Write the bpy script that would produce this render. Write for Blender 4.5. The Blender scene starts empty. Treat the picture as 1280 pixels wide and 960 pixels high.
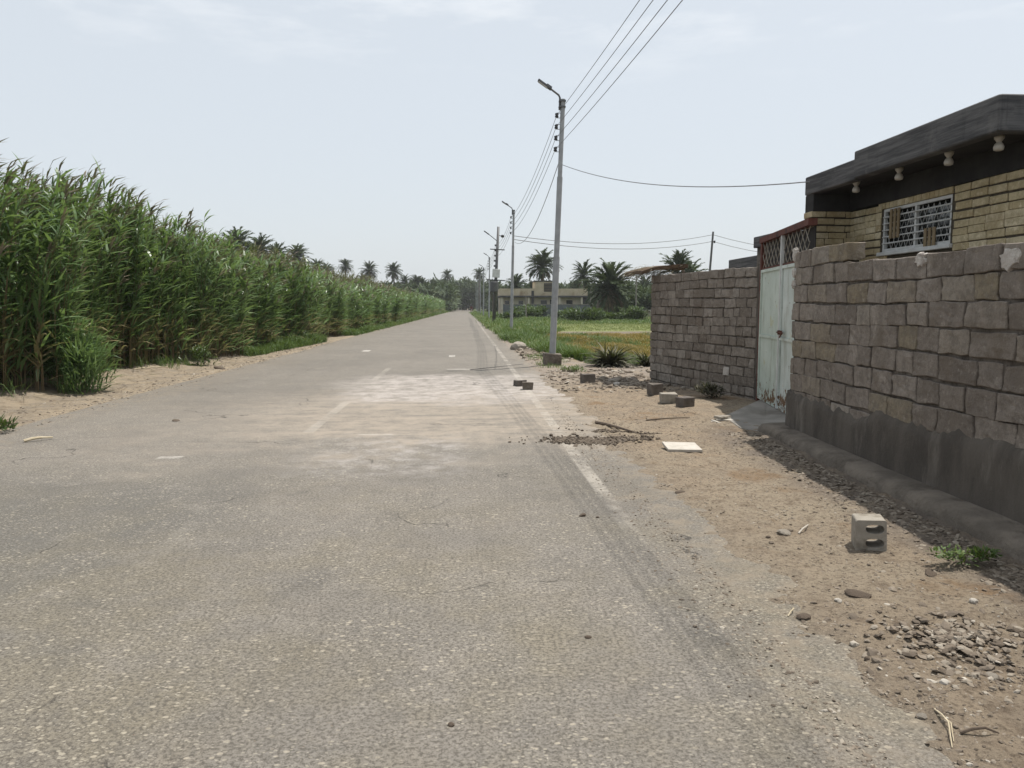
import bpy, bmesh, math, random
import numpy as np
from mathutils import Vector, Matrix, noise as mnoise
R = math.radians
random.seed(7)
scene = bpy.context.scene
COL = scene.collection

# ------------------------------------------------------------------ camera model
CAMH, F, YAW, PITCH = 1.6, 960.0, R(3.40), R(5.77)
cam_d = bpy.data.cameras.new('camera'); cam = bpy.data.objects.new('camera', cam_d); COL.objects.link(cam)
cam.location = (0, 0, CAMH); cam.rotation_euler = (math.pi/2 - PITCH, 0, -YAW)
cam_d.sensor_width = 36; cam_d.lens = 36*F/1280; cam_d.clip_end = 8000; cam_d.clip_start = 0.05
scene.camera = cam
ROT = cam.rotation_euler.to_matrix()
def ray(px, py): return ROT @ Vector(((px-640)/F, -(py-480)/F, -1))
def gnd(px, py, h=0.0):
    d = ray(px, py); t = (h-CAMH)/d.z; return Vector((d.x*t, d.y*t, h))
def atY(px, py, Y):
    d = ray(px, py); t = Y/d.y; return Vector((d.x*t, Y, CAMH+d.z*t))

# ------------------------------------------------------------------ noise in numpy
def _hash(ix, iy, s):
    n = (ix.astype(np.int64)*374761393 + iy.astype(np.int64)*668265263 + s*974634777) & 0x7fffffff
    n = ((n ^ (n >> 13))*1274126177) & 0x7fffffff
    return ((n ^ (n >> 16)) & 0xffff)/65535.0
def vn(x, y, s=0):
    x = np.asarray(x, float); y = np.asarray(y, float)
    ix = np.floor(x); iy = np.floor(y); fx = x-ix; fy = y-iy
    fx = fx*fx*(3-2*fx); fy = fy*fy*(3-2*fy)
    a = _hash(ix, iy, s); b = _hash(ix+1, iy, s); c = _hash(ix, iy+1, s); d = _hash(ix+1, iy+1, s)
    return (a*(1-fx)+b*fx)*(1-fy)+(c*(1-fx)+d*fx)*fy
def fbm(x, y, s=0, o=4):
    v = 0; a = .5; t = 0
    for k in range(o):
        v = v+a*vn(x, y, s+k*17); t += a; a *= .5; x = x*2.03; y = y*2.03
    return v/t
def sstep(a, b, x):
    t = np.clip((np.asarray(x, float)-a)/(b-a), 0, 1); return t*t*(3-2*t)

# ------------------------------------------------------------------ node helpers
class NT:
    def __init__(s, name, rough=.8, spec=.3):
        s.m = bpy.data.materials.new(name); s.m.use_nodes = True; s.t = s.m.node_tree
        s.b = s.t.nodes['Principled BSDF']; s.out = s.t.nodes['Material Output']
        s.b.inputs['Roughness'].default_value = rough; s.b.inputs['Specular IOR Level'].default_value = spec
    def node(s, typ): return s.t.nodes.new(typ)
    def put(s, sock, v):
        if isinstance(v, bpy.types.NodeSocket): s.t.links.new(v, sock)
        elif isinstance(v, (tuple, list)) and len(v) == 3 and sock.type == 'RGBA': sock.default_value = (*v, 1)
        else: sock.default_value = v
    def pos(s):
        return s.node('ShaderNodeTexCoord').outputs['Object']
    def mapv(s, v, scale=(1,1,1), loc=(0,0,0), rot=(0,0,0)):
        n = s.node('ShaderNodeMapping'); s.put(n.inputs['Vector'], v)
        n.inputs['Scale'].default_value = scale; n.inputs['Location'].default_value = loc; n.inputs['Rotation'].default_value = rot
        return n.outputs[0]
    def xyz(s, v):
        n = s.node('ShaderNodeSeparateXYZ'); s.put(n.inputs[0], v); return n.outputs
    def noise(s, v, scale, detail=4, rough=.55, dist=0):
        n = s.node('ShaderNodeTexNoise'); s.put(n.inputs['Vector'], v)
        n.inputs['Scale'].default_value = scale; n.inputs['Detail'].default_value = detail
        n.inputs['Roughness'].default_value = rough; n.inputs['Distortion'].default_value = dist
        return n.outputs['Fac']
    def voro(s, v, scale, feature='F1', rnd=1.0):
        n = s.node('ShaderNodeTexVoronoi'); s.put(n.inputs['Vector'], v); n.feature = feature
        n.inputs['Scale'].default_value = scale; n.inputs['Randomness'].default_value = rnd
        return n
    def ramp(s, f, stops):
        n = s.node('ShaderNodeValToRGB'); s.put(n.inputs[0], f); cr = n.color_ramp
        while len(cr.elements) > 1: cr.elements.remove(cr.elements[-1])
        for i, (p, c) in enumerate(stops):
            e = cr.elements[0] if i == 0 else cr.elements.new(p)
            e.position = p; e.color = (*c, 1) if len(c) == 3 else c
        return n.outputs[0]
    def mix(s, f, a, b, mode='MIX'):
        n = s.node('ShaderNodeMix'); n.data_type = 'RGBA'; n.blend_type = mode
        s.put(n.inputs[0], f); s.put(n.inputs[6], a); s.put(n.inputs[7], b); return n.outputs[2]
    def math(s, op, a, b=None, clamp=False):
        n = s.node('ShaderNodeMath'); n.operation = op; n.use_clamp = clamp
        s.put(n.inputs[0], a)
        if b is not None: s.put(n.inputs[1], b)
        return n.outputs[0]
    def rng(s, v, a, b, c=0., d=1.):
        n = s.node('ShaderNodeMapRange'); n.interpolation_type = 'SMOOTHSTEP'
        s.put(n.inputs[0], v); n.inputs[1].default_value = a; n.inputs[2].default_value = b
        n.inputs[3].default_value = c; n.inputs[4].default_value = d; return n.outputs[0]
    def attr(s, name):
        n = s.node('ShaderNodeAttribute'); n.attribute_name = name; return n.outputs['Fac']
    def bump(s, h, strength=.5, dist=.01, prev=None):
        n = s.node('ShaderNodeBump'); n.inputs['Strength'].default_value = strength; n.inputs['Distance'].default_value = dist
        s.put(n.inputs['Height'], h)
        if prev is not None: s.t.links.new(prev, n.inputs['Normal'])
        return n.outputs[0]
    def fin(s, col, rough=None, normal=None, metal=None):
        s.put(s.b.inputs['Base Color'], col)
        if rough is not None: s.put(s.b.inputs['Roughness'], rough)
        if normal is not None: s.put(s.b.inputs['Normal'], normal)
        if metal is not None: s.put(s.b.inputs['Metallic'], metal)
        return s.m

def rough_mat(name, c1, c2, scale=6, rough=.9, bscale=60, bstr=.4, bdist=.006, c3=None, s3=1.2, rnd=0.0, spec=.25):
    n = NT(name, rough, spec); p = n.pos()
    col = n.mix(n.rng(n.noise(p, scale, 6, .6), .3, .7), c1, c2)
    if c3: col = n.mix(n.rng(n.noise(p, s3, 5, .6), .5, .68), col, c3)
    if rnd:
        v = n.rng(n.attr('rnd'), 0, 1, 1-rnd, 1+rnd)
        col = n.mix(1., col, n.mix(1., (1,1,1), v, 'MULTIPLY'), 'MULTIPLY')
        # value multiply through a grey colour
    return n.fin(col, normal=n.bump(n.noise(p, bscale, 5, .65), bstr, bdist))

def leaf_mat(name, stops, trans=.3, rough=.5, spec=.35):
    n = NT(name, rough, spec)
    col = n.ramp(n.attr('rnd'), stops)
    n.fin(col)
    t = n.node('ShaderNodeBsdfTranslucent'); n.put(t.inputs[0], n.mix(.5, col, (.16, .22, .03)))
    m = n.node('ShaderNodeMixShader'); m.inputs[0].default_value = trans
    n.t.links.new(n.b.outputs[0], m.inputs[1]); n.t.links.new(t.outputs[0], m.inputs[2])
    n.t.links.new(m.outputs[0], n.out.inputs[0])
    return n.m

# ------------------------------------------------------------------ mesh helpers
def link(name, me, mat=None, parent=None, loc=None):
    o = bpy.data.objects.new(name, me)
    if mat: me.materials.append(mat)
    COL.objects.link(o)
    if parent: o.parent = parent
    if loc is not None: o.location = loc
    return o
def tag(o, label=None, cat=None, group=None, kind=None):
    if label: o['label'] = label
    if cat: o['category'] = cat
    if group: o['group'] = group
    if kind: o['kind'] = kind
    return o
def thing(name, loc, label, cat, group=None, rz=0):
    o = bpy.data.objects.new(name, None); COL.objects.link(o); o.location = loc; o.rotation_euler = (0, 0, rz)
    o.empty_display_size = .2
    return tag(o, label, cat, group)
def dup(root, loc, rz=0, label=None, scale=None):
    r = root.copy(); COL.objects.link(r); r.location = loc; r.rotation_euler = (0, 0, rz)
    if scale: r.scale = (scale,)*3
    if label: r['label'] = label
    for ch in list(root.children):
        c = ch.copy(); COL.objects.link(c); c.parent = r
        for g in list(ch.children):
            d = g.copy(); COL.objects.link(d); d.parent = c
    return r
def np_mesh(name, V, Fq, rnd=None, smooth=False):
    """V (n,3); Fq (m,k) equal-sized faces"""
    me = bpy.data.meshes.new(name); V = np.ascontiguousarray(V, np.float32); Fq = np.ascontiguousarray(Fq, np.int32)
    me.vertices.add(len(V)); me.vertices.foreach_set('co', V.ravel())
    k = Fq.shape[1]; me.loops.add(Fq.size); me.loops.foreach_set('vertex_index', Fq.ravel())
    me.polygons.add(len(Fq)); me.polygons.foreach_set('loop_start', np.arange(0, Fq.size, k, dtype=np.int32))
    try: me.polygons.foreach_set('loop_total', np.full(len(Fq), k, np.int32))
    except Exception: pass
    me.update(calc_edges=True)
    me.polygons.foreach_set('use_smooth', np.full(len(Fq), smooth, bool))
    if rnd is not None:
        a = me.attributes.new('rnd', 'FLOAT', 'FACE'); a.data.foreach_set('value', np.ascontiguousarray(rnd, np.float32))
    return me
class MB:
    def __init__(s): s.v = []; s.f = []; s.r = []
    def add(s, vs, fs, r=0.5):
        o = len(s.v); s.v += [tuple(v) for v in vs]; s.f += [tuple(i+o for i in f) for f in fs]; s.r += [r]*len(fs)
    def hexa(s, c, r=.5):   # 8 corners: bottom 4 ccw, top 4 ccw
        s.add(c, [(3,2,1,0), (4,5,6,7), (0,1,5,4), (1,2,6,5), (2,3,7,6), (3,0,4,7)], r)
    def box(s, x0, x1, y0, y1, z0, z1, r=.5):
        s.hexa([(x0,y0,z0),(x1,y0,z0),(x1,y1,z0),(x0,y1,z0),(x0,y0,z1),(x1,y0,z1),(x1,y1,z1),(x0,y1,z1)], r)
    def obox(s, M, sx, sy, sz, r=.5, jit=0):
        c = [(-1,-1,-1),(1,-1,-1),(1,1,-1),(-1,1,-1),(-1,-1,1),(1,-1,1),(1,1,1),(-1,1,1)]
        s.hexa([M @ Vector((a*sx/2+random.uniform(-jit,jit), b*sy/2+random.uniform(-jit,jit), d*sz/2+random.uniform(-jit,jit))) for a,b,d in c], r)
    def tube(s, pts, rad, n=8, r=.5, caps=True):
        pts = [Vector(p) for p in pts]; rads = rad if isinstance(rad, (list, tuple)) else [rad]*len(pts)
        rings = []; up = None
        for i, p in enumerate(pts):
            d = (pts[min(i+1, len(pts)-1)]-pts[max(i-1, 0)]).normalized()
            if up is None: up = Vector((0,0,1)) if abs(d.z) < .9 else Vector((1,0,0))
            a = d.cross(up).normalized(); b = a.cross(d).normalized(); up = b
            rings.append([p+(a*math.cos(t)+b*math.sin(t))*rads[i] for t in [2*math.pi*k/n for k in range(n)]])
        vs = [v for q in rings for v in q]; fs = []
        for i in range(len(pts)-1):
            for k in range(n): fs.append((i*n+k, i*n+(k+1) % n, (i+1)*n+(k+1) % n, (i+1)*n+k))
        if caps: fs += [tuple(range(n-1, -1, -1)), tuple(range((len(pts)-1)*n, len(pts)*n))]
        s.add(vs, fs, r)
    def lathe(s, prof, n=16, c=(0,0,0), r=.5):
        vs = [(c[0]+q*math.cos(2*math.pi*k/n), c[1]+q*math.sin(2*math.pi*k/n), c[2]+z) for q, z in prof for k in range(n)]
        fs = [(i*n+k, i*n+(k+1) % n, (i+1)*n+(k+1) % n, (i+1)*n+k) for i in range(len(prof)-1) for k in range(n)]
        s.add(vs, fs, r)
    def build(s, name, mat, parent=None, bevel=0, smooth=False, loc=None, seg=1):
        me = bpy.data.meshes.new(name); me.from_pydata(s.v, [], s.f); me.update()
        bm = bmesh.new(); bm.from_mesh(me); lay = bm.faces.layers.float.new('rnd')
        for f, r in zip(bm.faces, s.r): f[lay] = r
        bmesh.ops.recalc_face_normals(bm, faces=bm.faces)
        if bevel: bmesh.ops.bevel(bm, geom=list(bm.edges), offset=bevel, segments=seg, affect='EDGES', profile=.6, clamp_overlap=True)
        if smooth:
            for f in bm.faces: f.smooth = True
        bm.to_mesh(me); bm.free()
        return link(name, me, mat, parent, loc)

# leaves: strips of 4 cross-sections
def strips(base, az, el, length, width, droop, rnd, secs=4, lean=None):
    """vectorised blades; base (n,3); returns V,F,rnd"""
    n = len(base); t = np.linspace(0, 1, secs); prof = np.interp(t, [0, .3, .65, 1], [.45, 1, .75, .04])
    ca, sa = np.cos(az), np.sin(az)
    P = np.zeros((n, secs, 3)); e = el.copy(); cur = base.copy(); P[:, 0] = cur
    for i in range(1, secs):
        st = length/(secs-1)
        d = np.stack([np.cos(e)*ca, np.cos(e)*sa, np.sin(e)], 1)
        cur = cur+d*st[:, None]
        if lean is not None: cur = cur+lean*(st*i/secs)[:, None]
        P[:, i] = cur; e = e-droop/(secs-1)
    side = np.stack([-sa, ca, np.random.uniform(-.45, .45, n)], 1)
    W = (width[:, None]*prof[None, :]*.5)[:, :, None]*side[:, None, :]
    V = np.stack([P-W, P+W], 2).reshape(-1, 3)
    idx = np.arange(n)[:, None]*(2*secs)+np.arange(secs-1)[None, :]*2
    Fq = np.stack([idx, idx+1, idx+3, idx+2], 2).reshape(-1, 4)
    return V, Fq, np.repeat(rnd, secs-1)
class NB:
    def __init__(s): s.V = []; s.F = []; s.r = []; s.n = 0
    def add(s, V, Fq, r): s.V.append(V); s.F.append(Fq+s.n); s.r.append(r); s.n += len(V)
    def build(s, name, mat, parent=None, smooth=False, loc=None):
        return link(name, np_mesh(name, np.concatenate(s.V), np.concatenate(s.F), np.concatenate(s.r), smooth), mat, parent, loc)
rs = np.random.RandomState(5); np.random.seed(11)
U = lambda a, b, n: rs.uniform(a, b, n)

# ------------------------------------------------------------------ terrain
def gh(x, y):
    x = np.asarray(x, float); y = np.asarray(y, float)
    xr = 1.55+.18*(fbm(x*0+3, y*.7, 3)-.5)+.14*(vn(x*0, y*3.1, 8)-.5)+.26*(fbm(x*4.1, y*4.1, 14, 4)-.5)
    xl = -5.85+.5*(fbm(x*0+9, y*.35, 5)-.5)
    d = np.where(x > -2, x-xr, xl-x)
    out = sstep(-.25, .45, d)
    z = -.035+.052*out+(fbm(x*2.2, y*2.2, 21)-.5)*.035*sstep(-.3, .6, d)+(fbm(x*7, y*7, 31, 4)-.5)*.034*sstep(-.25, .3, d)+(vn(x*19, y*19, 33)-.5)*.010*sstep(-.25, .1, d)
    z = z-.08*sstep(.3, .9, -d)
    z = z+.16*sstep(1.0, 2.2, np.where(x < -2, d, 0))+(fbm(x*1.1, y*1.1, 41)-.5)*.10*sstep(.5, 1.6, d)*np.where(x < -2, 1, .25)
    z = z+.05*sstep(1.2, 2.2, d)*np.where(x > 0, 1, 0)*sstep(16, 12, y)
    lf = sstep(3.0, 4.6, x)*sstep(20.5, 23, y)
    z = z-.42*lf*sstep(48, 38, y)-.12*lf
    z = z+sstep(60, 400, y)*0
    return z
def grid_axis(segs):
    out = []
    for a, b, st in segs: out += list(np.arange(a, b, st))
    out.append(segs[-1][1]); return np.array(out)
def geo(a, b, n, sgn=1): return a+(b-a)*(np.linspace(0, 1, n)**2.4)
xs = np.concatenate([-geo(12, 2500, 30)[::-1], grid_axis([(-11.5, -7.6, .25), (-7.6, -5.2, .06), (-5.2, 1.0, .6), (1.0, 4.2, .024), (4.2, 12, .3)]), geo(12.4, 2500, 40)])
ys = np.concatenate([-geo(3, 60, 10)[::-1], grid_axis([(-2, 2.2, .4), (2.2, 8, .024), (8, 14, .04), (14, 26, .09), (26, 60, .4)]), geo(60.5, 4000, 90)])
X, Y = np.meshgrid(xs, ys); Z = gh(X, Y)
nx, ny = len(xs), len(ys)
i0 = (np.arange(ny-1)[:, None]*nx+np.arange(nx-1)[None, :]).ravel()
ground_me = np_mesh('ground', np.stack([X.ravel(), Y.ravel(), Z.ravel()], 1), np.stack([i0, i0+1, i0+1+nx, i0+nx], 1), smooth=True)

n = NT('dirt_ground', .95, .15); p = n.pos(); x, y, z = n.xyz(p)
big = n.noise(p, .55, 6, .6); med = n.noise(p, 2.6, 7, .62); fine = n.noise(p, 38, 6, .7); grit = n.noise(p, 140, 3, .7)
col = n.mix(n.rng(med, .32, .68), (.31, .245, .175), (.245, .20, .15))
col = n.mix(n.rng(big, .42, .66), col, (.30, .25, .185))
col = n.mix(n.rng(n.noise(p, 7, 7, .72), .48, .64, 0, .65), col, (.165, .125, .09))
col = n.mix(n.rng(n.noise(p, 1.15, 5, .6, .6), .56, .70), col, (.225, .155, .095))
col = n.mix(n.rng(fine, .48, .64, 0, .75), col, (.11, .083, .06))
col = n.mix(n.rng(grit, .60, .74, 0, .6), col, (.42, .36, .29))
# grey crusher dust beside the road and rubble
eg = n.math('MULTIPLY', n.rng(n.math('ADD', x, n.math('MULTIPLY', n.math('SUBTRACT', med, .5), 1.2)), 1.35, 2.05, 1, 0), n.rng(n.noise(p, 5, 7, .72), .38, .55, .35, 1))
col = n.mix(n.math('MULTIPLY', eg, .8), col, n.mix(grit, (.14, .122, .10), (.29, .25, .20)))
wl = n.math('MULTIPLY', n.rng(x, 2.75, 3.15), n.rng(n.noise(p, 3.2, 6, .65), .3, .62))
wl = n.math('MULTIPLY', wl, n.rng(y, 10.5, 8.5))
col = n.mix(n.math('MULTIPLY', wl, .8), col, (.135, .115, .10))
far = n.math('MULTIPLY', n.rng(y, 14, 18), n.rng(x, 1.2, 1.6))
col = n.mix(n.math('MULTIPLY', far, n.rng(med, .3, .6)), col, (.24, .205, .175))
# left sandy strip
lft = n.rng(x, -5.2, -5.6)
col = n.mix(n.math('MULTIPLY', lft, n.rng(n.noise(p, 1.7, 7, .7), .36, .62)), col, (.30, .245, .178))
col = n.mix(n.math('MULTIPLY', lft, n.rng(n.noise(p, 6, 7, .72), .50, .62, 0, .6)), col, (.15, .115, .075))
# fields beyond the shoulder: soil under plants
fld = n.math('MULTIPLY', n.rng(n.math('ADD', y, n.math('MULTIPLY', n.noise(p, .6, 4), 3)), 22.5, 26.5), n.rng(n.math('ADD', x, n.math('MULTIPLY', n.noise(p, .8, 4), 1.5)), 2.6, 4.0))
fcol = n.mix(n.rng(n.noise(p, .25, 6, .6), .4, .6), (.075, .10, .03), (.13, .13, .05))
fcol = n.mix(n.math('MULTIPLY', n.rng(y, 46, 52), n.rng(y, 78, 66)), fcol, (.17, .19, .07))
fcol = n.mix(n.math('MULTIPLY', n.math('MULTIPLY', n.rng(y, 20, 22), n.rng(y, 49, 44)), n.rng(n.noise(p, .5, 4), .35, .55)), fcol, (.16, .12, .045))
fcol = n.mix(n.math('MULTIPLY', n.rng(y, 44, 47), n.rng(y, 54, 50)), fcol, (.17, .14, .11))
col = n.mix(fld, col, fcol)
col = n.mix(n.rng(x, -8, -10), col, (.06, .05, .03))
col = n.mix(n.math('MULTIPLY', n.rng(y, 80, 140), n.rng(x, 1, 3)), col, (.09, .11, .045))
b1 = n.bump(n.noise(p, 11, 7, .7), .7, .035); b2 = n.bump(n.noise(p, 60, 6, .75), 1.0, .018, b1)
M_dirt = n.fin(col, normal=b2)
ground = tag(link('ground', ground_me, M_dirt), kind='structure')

# ------------------------------------------------------------------ road
rx = np.concatenate([[-6.6, -6.35], np.linspace(-6.0, 1.9, 24), [2.05, 2.2]])
ry = np.concatenate([-geo(6, 60, 6)[::-1], np.arange(-5, 30, .5), geo(30, 420, 60)])
RX, RY = np.meshgrid(rx, ry)
RZ = np.zeros_like(RX); RZ[:, [0, -1]] = -.09; RZ[:, [1, -2]] = -.05
m_, k_ = len(rx), len(ry)
j0 = (np.arange(k_-1)[:, None]*m_+np.arange(m_-1)[None, :]).ravel()
road_me = np_mesh('road', np.stack([RX.ravel(), RY.ravel(), RZ.ravel()], 1), np.stack([j0, j0+1, j0+1+m_, j0+m_], 1), smooth=True)
n = NT('asphalt', .9, .25); p = n.pos(); x, y, z = n.xyz(p)
big = n.noise(p, .32, 6, .62, .4); med = n.noise(p, 1.4, 6, .62); fine = n.noise(p, 55, 6, .75)
stre = n.noise(n.mapv(p, (2.6, .10, 1)), 1.0, 5, .6)
col = n.mix(n.rng(big, .36, .62), (.178, .163, .144), (.232, .211, .184))
col = n.mix(n.rng(stre, .40, .70, 0, .5), col, (.19, .172, .148))
col = n.mix(n.rng(med, .5, .72, 0, .55), col, (.232, .203, .170))
col = n.mix(n.math('MULTIPLY', n.rng(n.noise(p, .9, 6, .68, .8), .56, .66), n.rng(y, 16, 8, 0, .5)), col, (.105, .10, .094))
# long dark bleed area on the left lane close to the camera
dk = n.math('MULTIPLY', n.rng(x, -1.2, -2.6), n.math('MULTIPLY', n.rng(y, 8.5, 6), n.rng(n.noise(p, .5, 5, .6), .30, .54)))
col = n.mix(n.math('MULTIPLY', dk, .6), col, (.105, .105, .098))
col = n.mix(n.math('MULTIPLY', n.rng(n.noise(p, .8, 5, .6), .40, .62), n.rng(y, 9, 3, 0, .7)), col, (.205, .178, .128))
col = n.mix(n.rng(n.noise(p, 17, 6, .72), .48, .66, 0, .45), col, (.12, .11, .096))
col = n.mix(n.rng(n.noise(p, 4.2, 8, .75), .46, .66, 0, .42), col, (.135, .125, .112))
col = n.mix(n.rng(n.noise(n.mapv(p, loc=(7, 3, 0)), 2.1, 8, .72), .50, .68, 0, .45), col, (.27, .245, .215))
col = n.mix(n.rng(fine, .43, .60, 0, .82), col, (.075, .066, .055))
# exposed aggregate
for sc_, th, cc, am in ((33, .32, (.40, .355, .28), .62), (62, .36, (.37, .335, .27), .6), (110, .36, (.34, .31, .26), .5), (90, .32, (.07, .066, .06), .6)):
    v = n.voro(n.mapv(p, (.8, 1.15, .2), rot=(0, 0, sc_)), sc_)
    sep = n.xyz(v.outputs['Color'])
    fl = n.math('MULTIPLY', n.rng(n.math('ADD', v.outputs['Distance'], n.math('MULTIPLY', sep[1], .22)), th+.14, th-.02), n.rng(sep[0], .72, .76))
    fl = n.math('MULTIPLY', fl, n.rng(n.noise(p, 1.1, 4), .3, .58))
    col = n.mix(n.math('MULTIPLY', fl, am), col, cc)
# dust blown over the crossing in front of the gate
wob = n.math('MULTIPLY', n.math('SUBTRACT', n.noise(p, .5, 6, .62), .5), 7)
yy = n.math('ADD', y, wob)
dust = n.math('MULTIPLY', n.rng(yy, 7.6, 9.6), n.rng(yy, 15.5, 12.5))
dust = n.math('MULTIPLY', dust, n.rng(n.math('ADD', x, n.math('MULTIPLY', wob, .6)), -5.6, -1.2))
dstr = n.noise(n.mapv(p, (.35, 2.4, 1)), 1.6, 6, .65)
dustm = n.math('MULTIPLY', dust, n.rng(n.math('ADD', n.math('MULTIPLY', dstr, .4), n.math('MULTIPLY', n.noise(p, 3.4, 9, .74), .6)), .36, .62, .1, .9))
col = n.mix(dustm, col, n.mix(fine, (.255, .215, .17), (.36, .31, .255)))
# pale salt efflorescence just beyond it
salt = n.math('MULTIPLY', n.math('MULTIPLY', n.rng(yy, 12.2, 14), n.rng(yy, 19, 16.5)), n.rng(n.math('ADD', x, n.math('MULTIPLY', wob, .35)), -3.0, -1.6))
salt = n.math('MULTIPLY', salt, n.rng(n.noise(p, 3.0, 10, .78), .30, .66))
col = n.mix(n.math('MULTIPLY', salt, .85), col, (.41, .37, .34))
salt2 = n.math('MULTIPLY', n.math('MULTIPLY', n.rng(y, 6.6, 7.8), n.rng(y, 10, 8.8)), n.math('MULTIPLY', n.rng(x, -2.2, -1.2), n.rng(x, .3, -.3)))
col = n.mix(n.math('MULTIPLY', salt2, n.rng(n.noise(p, 3.6, 10, .8), .42, .72, 0, .8)), col, (.36, .335, .315))
# sand drift along both edges
edr = n.math('ADD', n.rng(n.math('ADD', x, n.math('MULTIPLY', n.math('SUBTRACT', med, .5), 1.2)), 1.05, 1.7), n.rng(n.math('ADD', x, n.math('MULTIPLY', n.math('SUBTRACT', big, .5), 3)), -4.7, -6.0), True)
edr = n.math('MULTIPLY', edr, n.rng(n.noise(p, 5, 8, .74), .42, .66, .0, .70))
col = n.mix(edr, col, n.mix(fine, (.17, .14, .105), (.29, .24, .18)))
# faint parallel dark lines drifting along the right lane
tx = n.math('ADD', x, n.math('MULTIPLY', n.math('SUBTRACT', y, 6), .035))
tr = n.math('SINE', n.math('MULTIPLY', tx, 21))
trm = n.math('MULTIPLY', n.rng(tr, .15, .9), n.math('MULTIPLY', n.rng(tx, .0, .25), n.rng(tx, 1.15, .95)))
trm = n.math('MULTIPLY', trm, n.math('MULTIPLY', n.rng(y, 4.6, 6.5), n.rng(y, 13, 10)))
col = n.mix(n.math('MULTIPLY', trm, n.rng(n.noise(n.mapv(p, (5, .5, 1)), 1.3, 5), .35, .65, .0, .16)), col, (.12, .11, .093))
# worn paint: edge line, centre dashes
wear = n.noise(p, 9, 7, .75); wear2 = n.noise(p, .8, 4, .6)
el = n.math('MULTIPLY', n.rng(n.math('ABSOLUTE', n.math('SUBTRACT', x, 1.17)), .075, .05), n.rng(n.math('ADD', wear, n.math('MULTIPLY', wear2, 1.0)), .86, 1.16))
el = n.math('MULTIPLY', el, n.rng(y, 4.2, 7.0))
dash = n.math('FRACT', n.math('DIVIDE', n.math('SUBTRACT', y, 9.8), 7.2))
cl = n.math('MULTIPLY', n.rng(n.math('ABSOLUTE', n.math('SUBTRACT', x, -2.02)), .08, .055), n.math('MULTIPLY', n.rng(dash, .46, .44), n.rng(y, 4.3, 6, 0, .5)))
cl = n.math('MULTIPLY', cl, n.rng(n.math('ADD', wear, n.math('MULTIPLY', wear2, .8)), .72, 1.02, 0, 1))
cl = n.math('MULTIPLY', n.math('MULTIPLY', cl, n.rng(y, 22, 20.5)), n.rng(y, 8, 10, .8, 1.6), True)
col = n.mix(n.math('MULTIPLY', n.math('ADD', el, n.math('MULTIPLY', cl, .7), True), .52), col, (.43, .395, .345))
# small square remains of paint (studs) and the cross bar further up
def patch(xc, yc, wx, wy):
    a = n.rng(n.math('ABSOLUTE', n.math('SUBTRACT', x, xc)), wx, wx*.75); b = n.rng(n.math('ABSOLUTE', n.math('SUBTRACT', y, yc)), wy, wy*.8)
    return n.math('MULTIPLY', a, b)
pt = None
for px_, py_, wx, wy, s_ in ((458, 438.5, .15, .5, 1), (565, 445, .11, .5, .9), (573, 461.5, .32, .14, .6), (212, 572, .14, .09, .5), (470, 543, .26, .06, .3)):
    g = gnd(px_, py_); q = n.math('MULTIPLY', patch(g.x, g.y, wx, wy), s_)
    pt = q if pt is None else n.math('ADD', pt, q, True)
col = n.mix(n.math('MULTIPLY', pt, n.rng(wear, .38, .58, .1, .85)), col, (.52, .49, .45))
# cracks
wv = n.node('ShaderNodeVectorMath'); wv.operation = 'ADD'; n.put(wv.inputs[0], p)
nz = n.node('ShaderNodeTexNoise'); n.put(nz.inputs['Vector'], p); nz.inputs['Scale'].default_value = 1.6; nz.inputs['Detail'].default_value = 6
n.put(wv.inputs[1], nz.outputs['Color'])
vc = n.voro(wv.outputs[0], .38, 'DISTANCE_TO_EDGE')
ck = n.math('MULTIPLY', n.rng(n.math('ADD', vc.outputs['Distance'], n.math('MULTIPLY', n.noise(p, 20, 3), .006)), .0085, .004), n.rng(n.noise(n.mapv(p, loc=(3.1, 8.4, 0)), .8, 4), .52, .62))
col = n.mix(n.math('MULTIPLY', ck, .8), col, (.05, .045, .04))
hb = n.math('SUBTRACT', n.noise(p, 85, 5, .75), n.math('MULTIPLY', ck, 1.5))
b1 = n.bump(n.noise(p, 3, 5, .6), .25, .03)
M_road = n.fin(col, normal=n.bump(hb, .65, .008, b1))
road = tag(link('road', road_me, M_road), kind='structure')

# ------------------------------------------------------------------ shared materials
def val_mat(name, c1, c2, scale, stops=None, **k):
    return rough_mat(name, c1, c2, scale, **k)
def block_mat(name, stops, bscale=34, bdist=.014, stain=None, rough=.95):
    n = NT(name, rough, .15); p = n.pos()
    col = n.ramp(n.attr('rnd'), stops)
    col = n.mix(n.rng(n.noise(p, 9, 8, .72), .38, .66, 0, .6), col, tuple(c*.72 for c in stops[0][1]))
    col = n.mix(n.rng(n.noise(p, 22, 6, .7), .52, .72, 0, .5), col, tuple(min(1, c*1.25) for c in stops[-1][1]))
    col = n.mix(n.rng(n.noise(p, 90, 4, .7), .55, .72, 0, .4), col, (.05, .045, .04))
    col = n.mix(n.math('MULTIPLY', n.rng(n.noise(p, 2.4, 9, .78, .5), .55, .66), .5), col, tuple(min(1, c*1.3) for c in stops[-1][1]))
    if stain: col = n.mix(n.rng(n.noise(p, 1.3, 6, .65), .52, .70, 0, .7), col, stain)
    b1 = n.bump(n.noise(p, 14, 6, .7), .7, .03)
    pit = n.rng(n.noise(p, 46, 5, .75), .60, .70); col = n.mix(n.math('MULTIPLY', pit, .55), col, (.045, .038, .032))
    return n.fin(col, normal=n.bump(n.noise(p, bscale, 6, .75), .9, bdist, b1))
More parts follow.
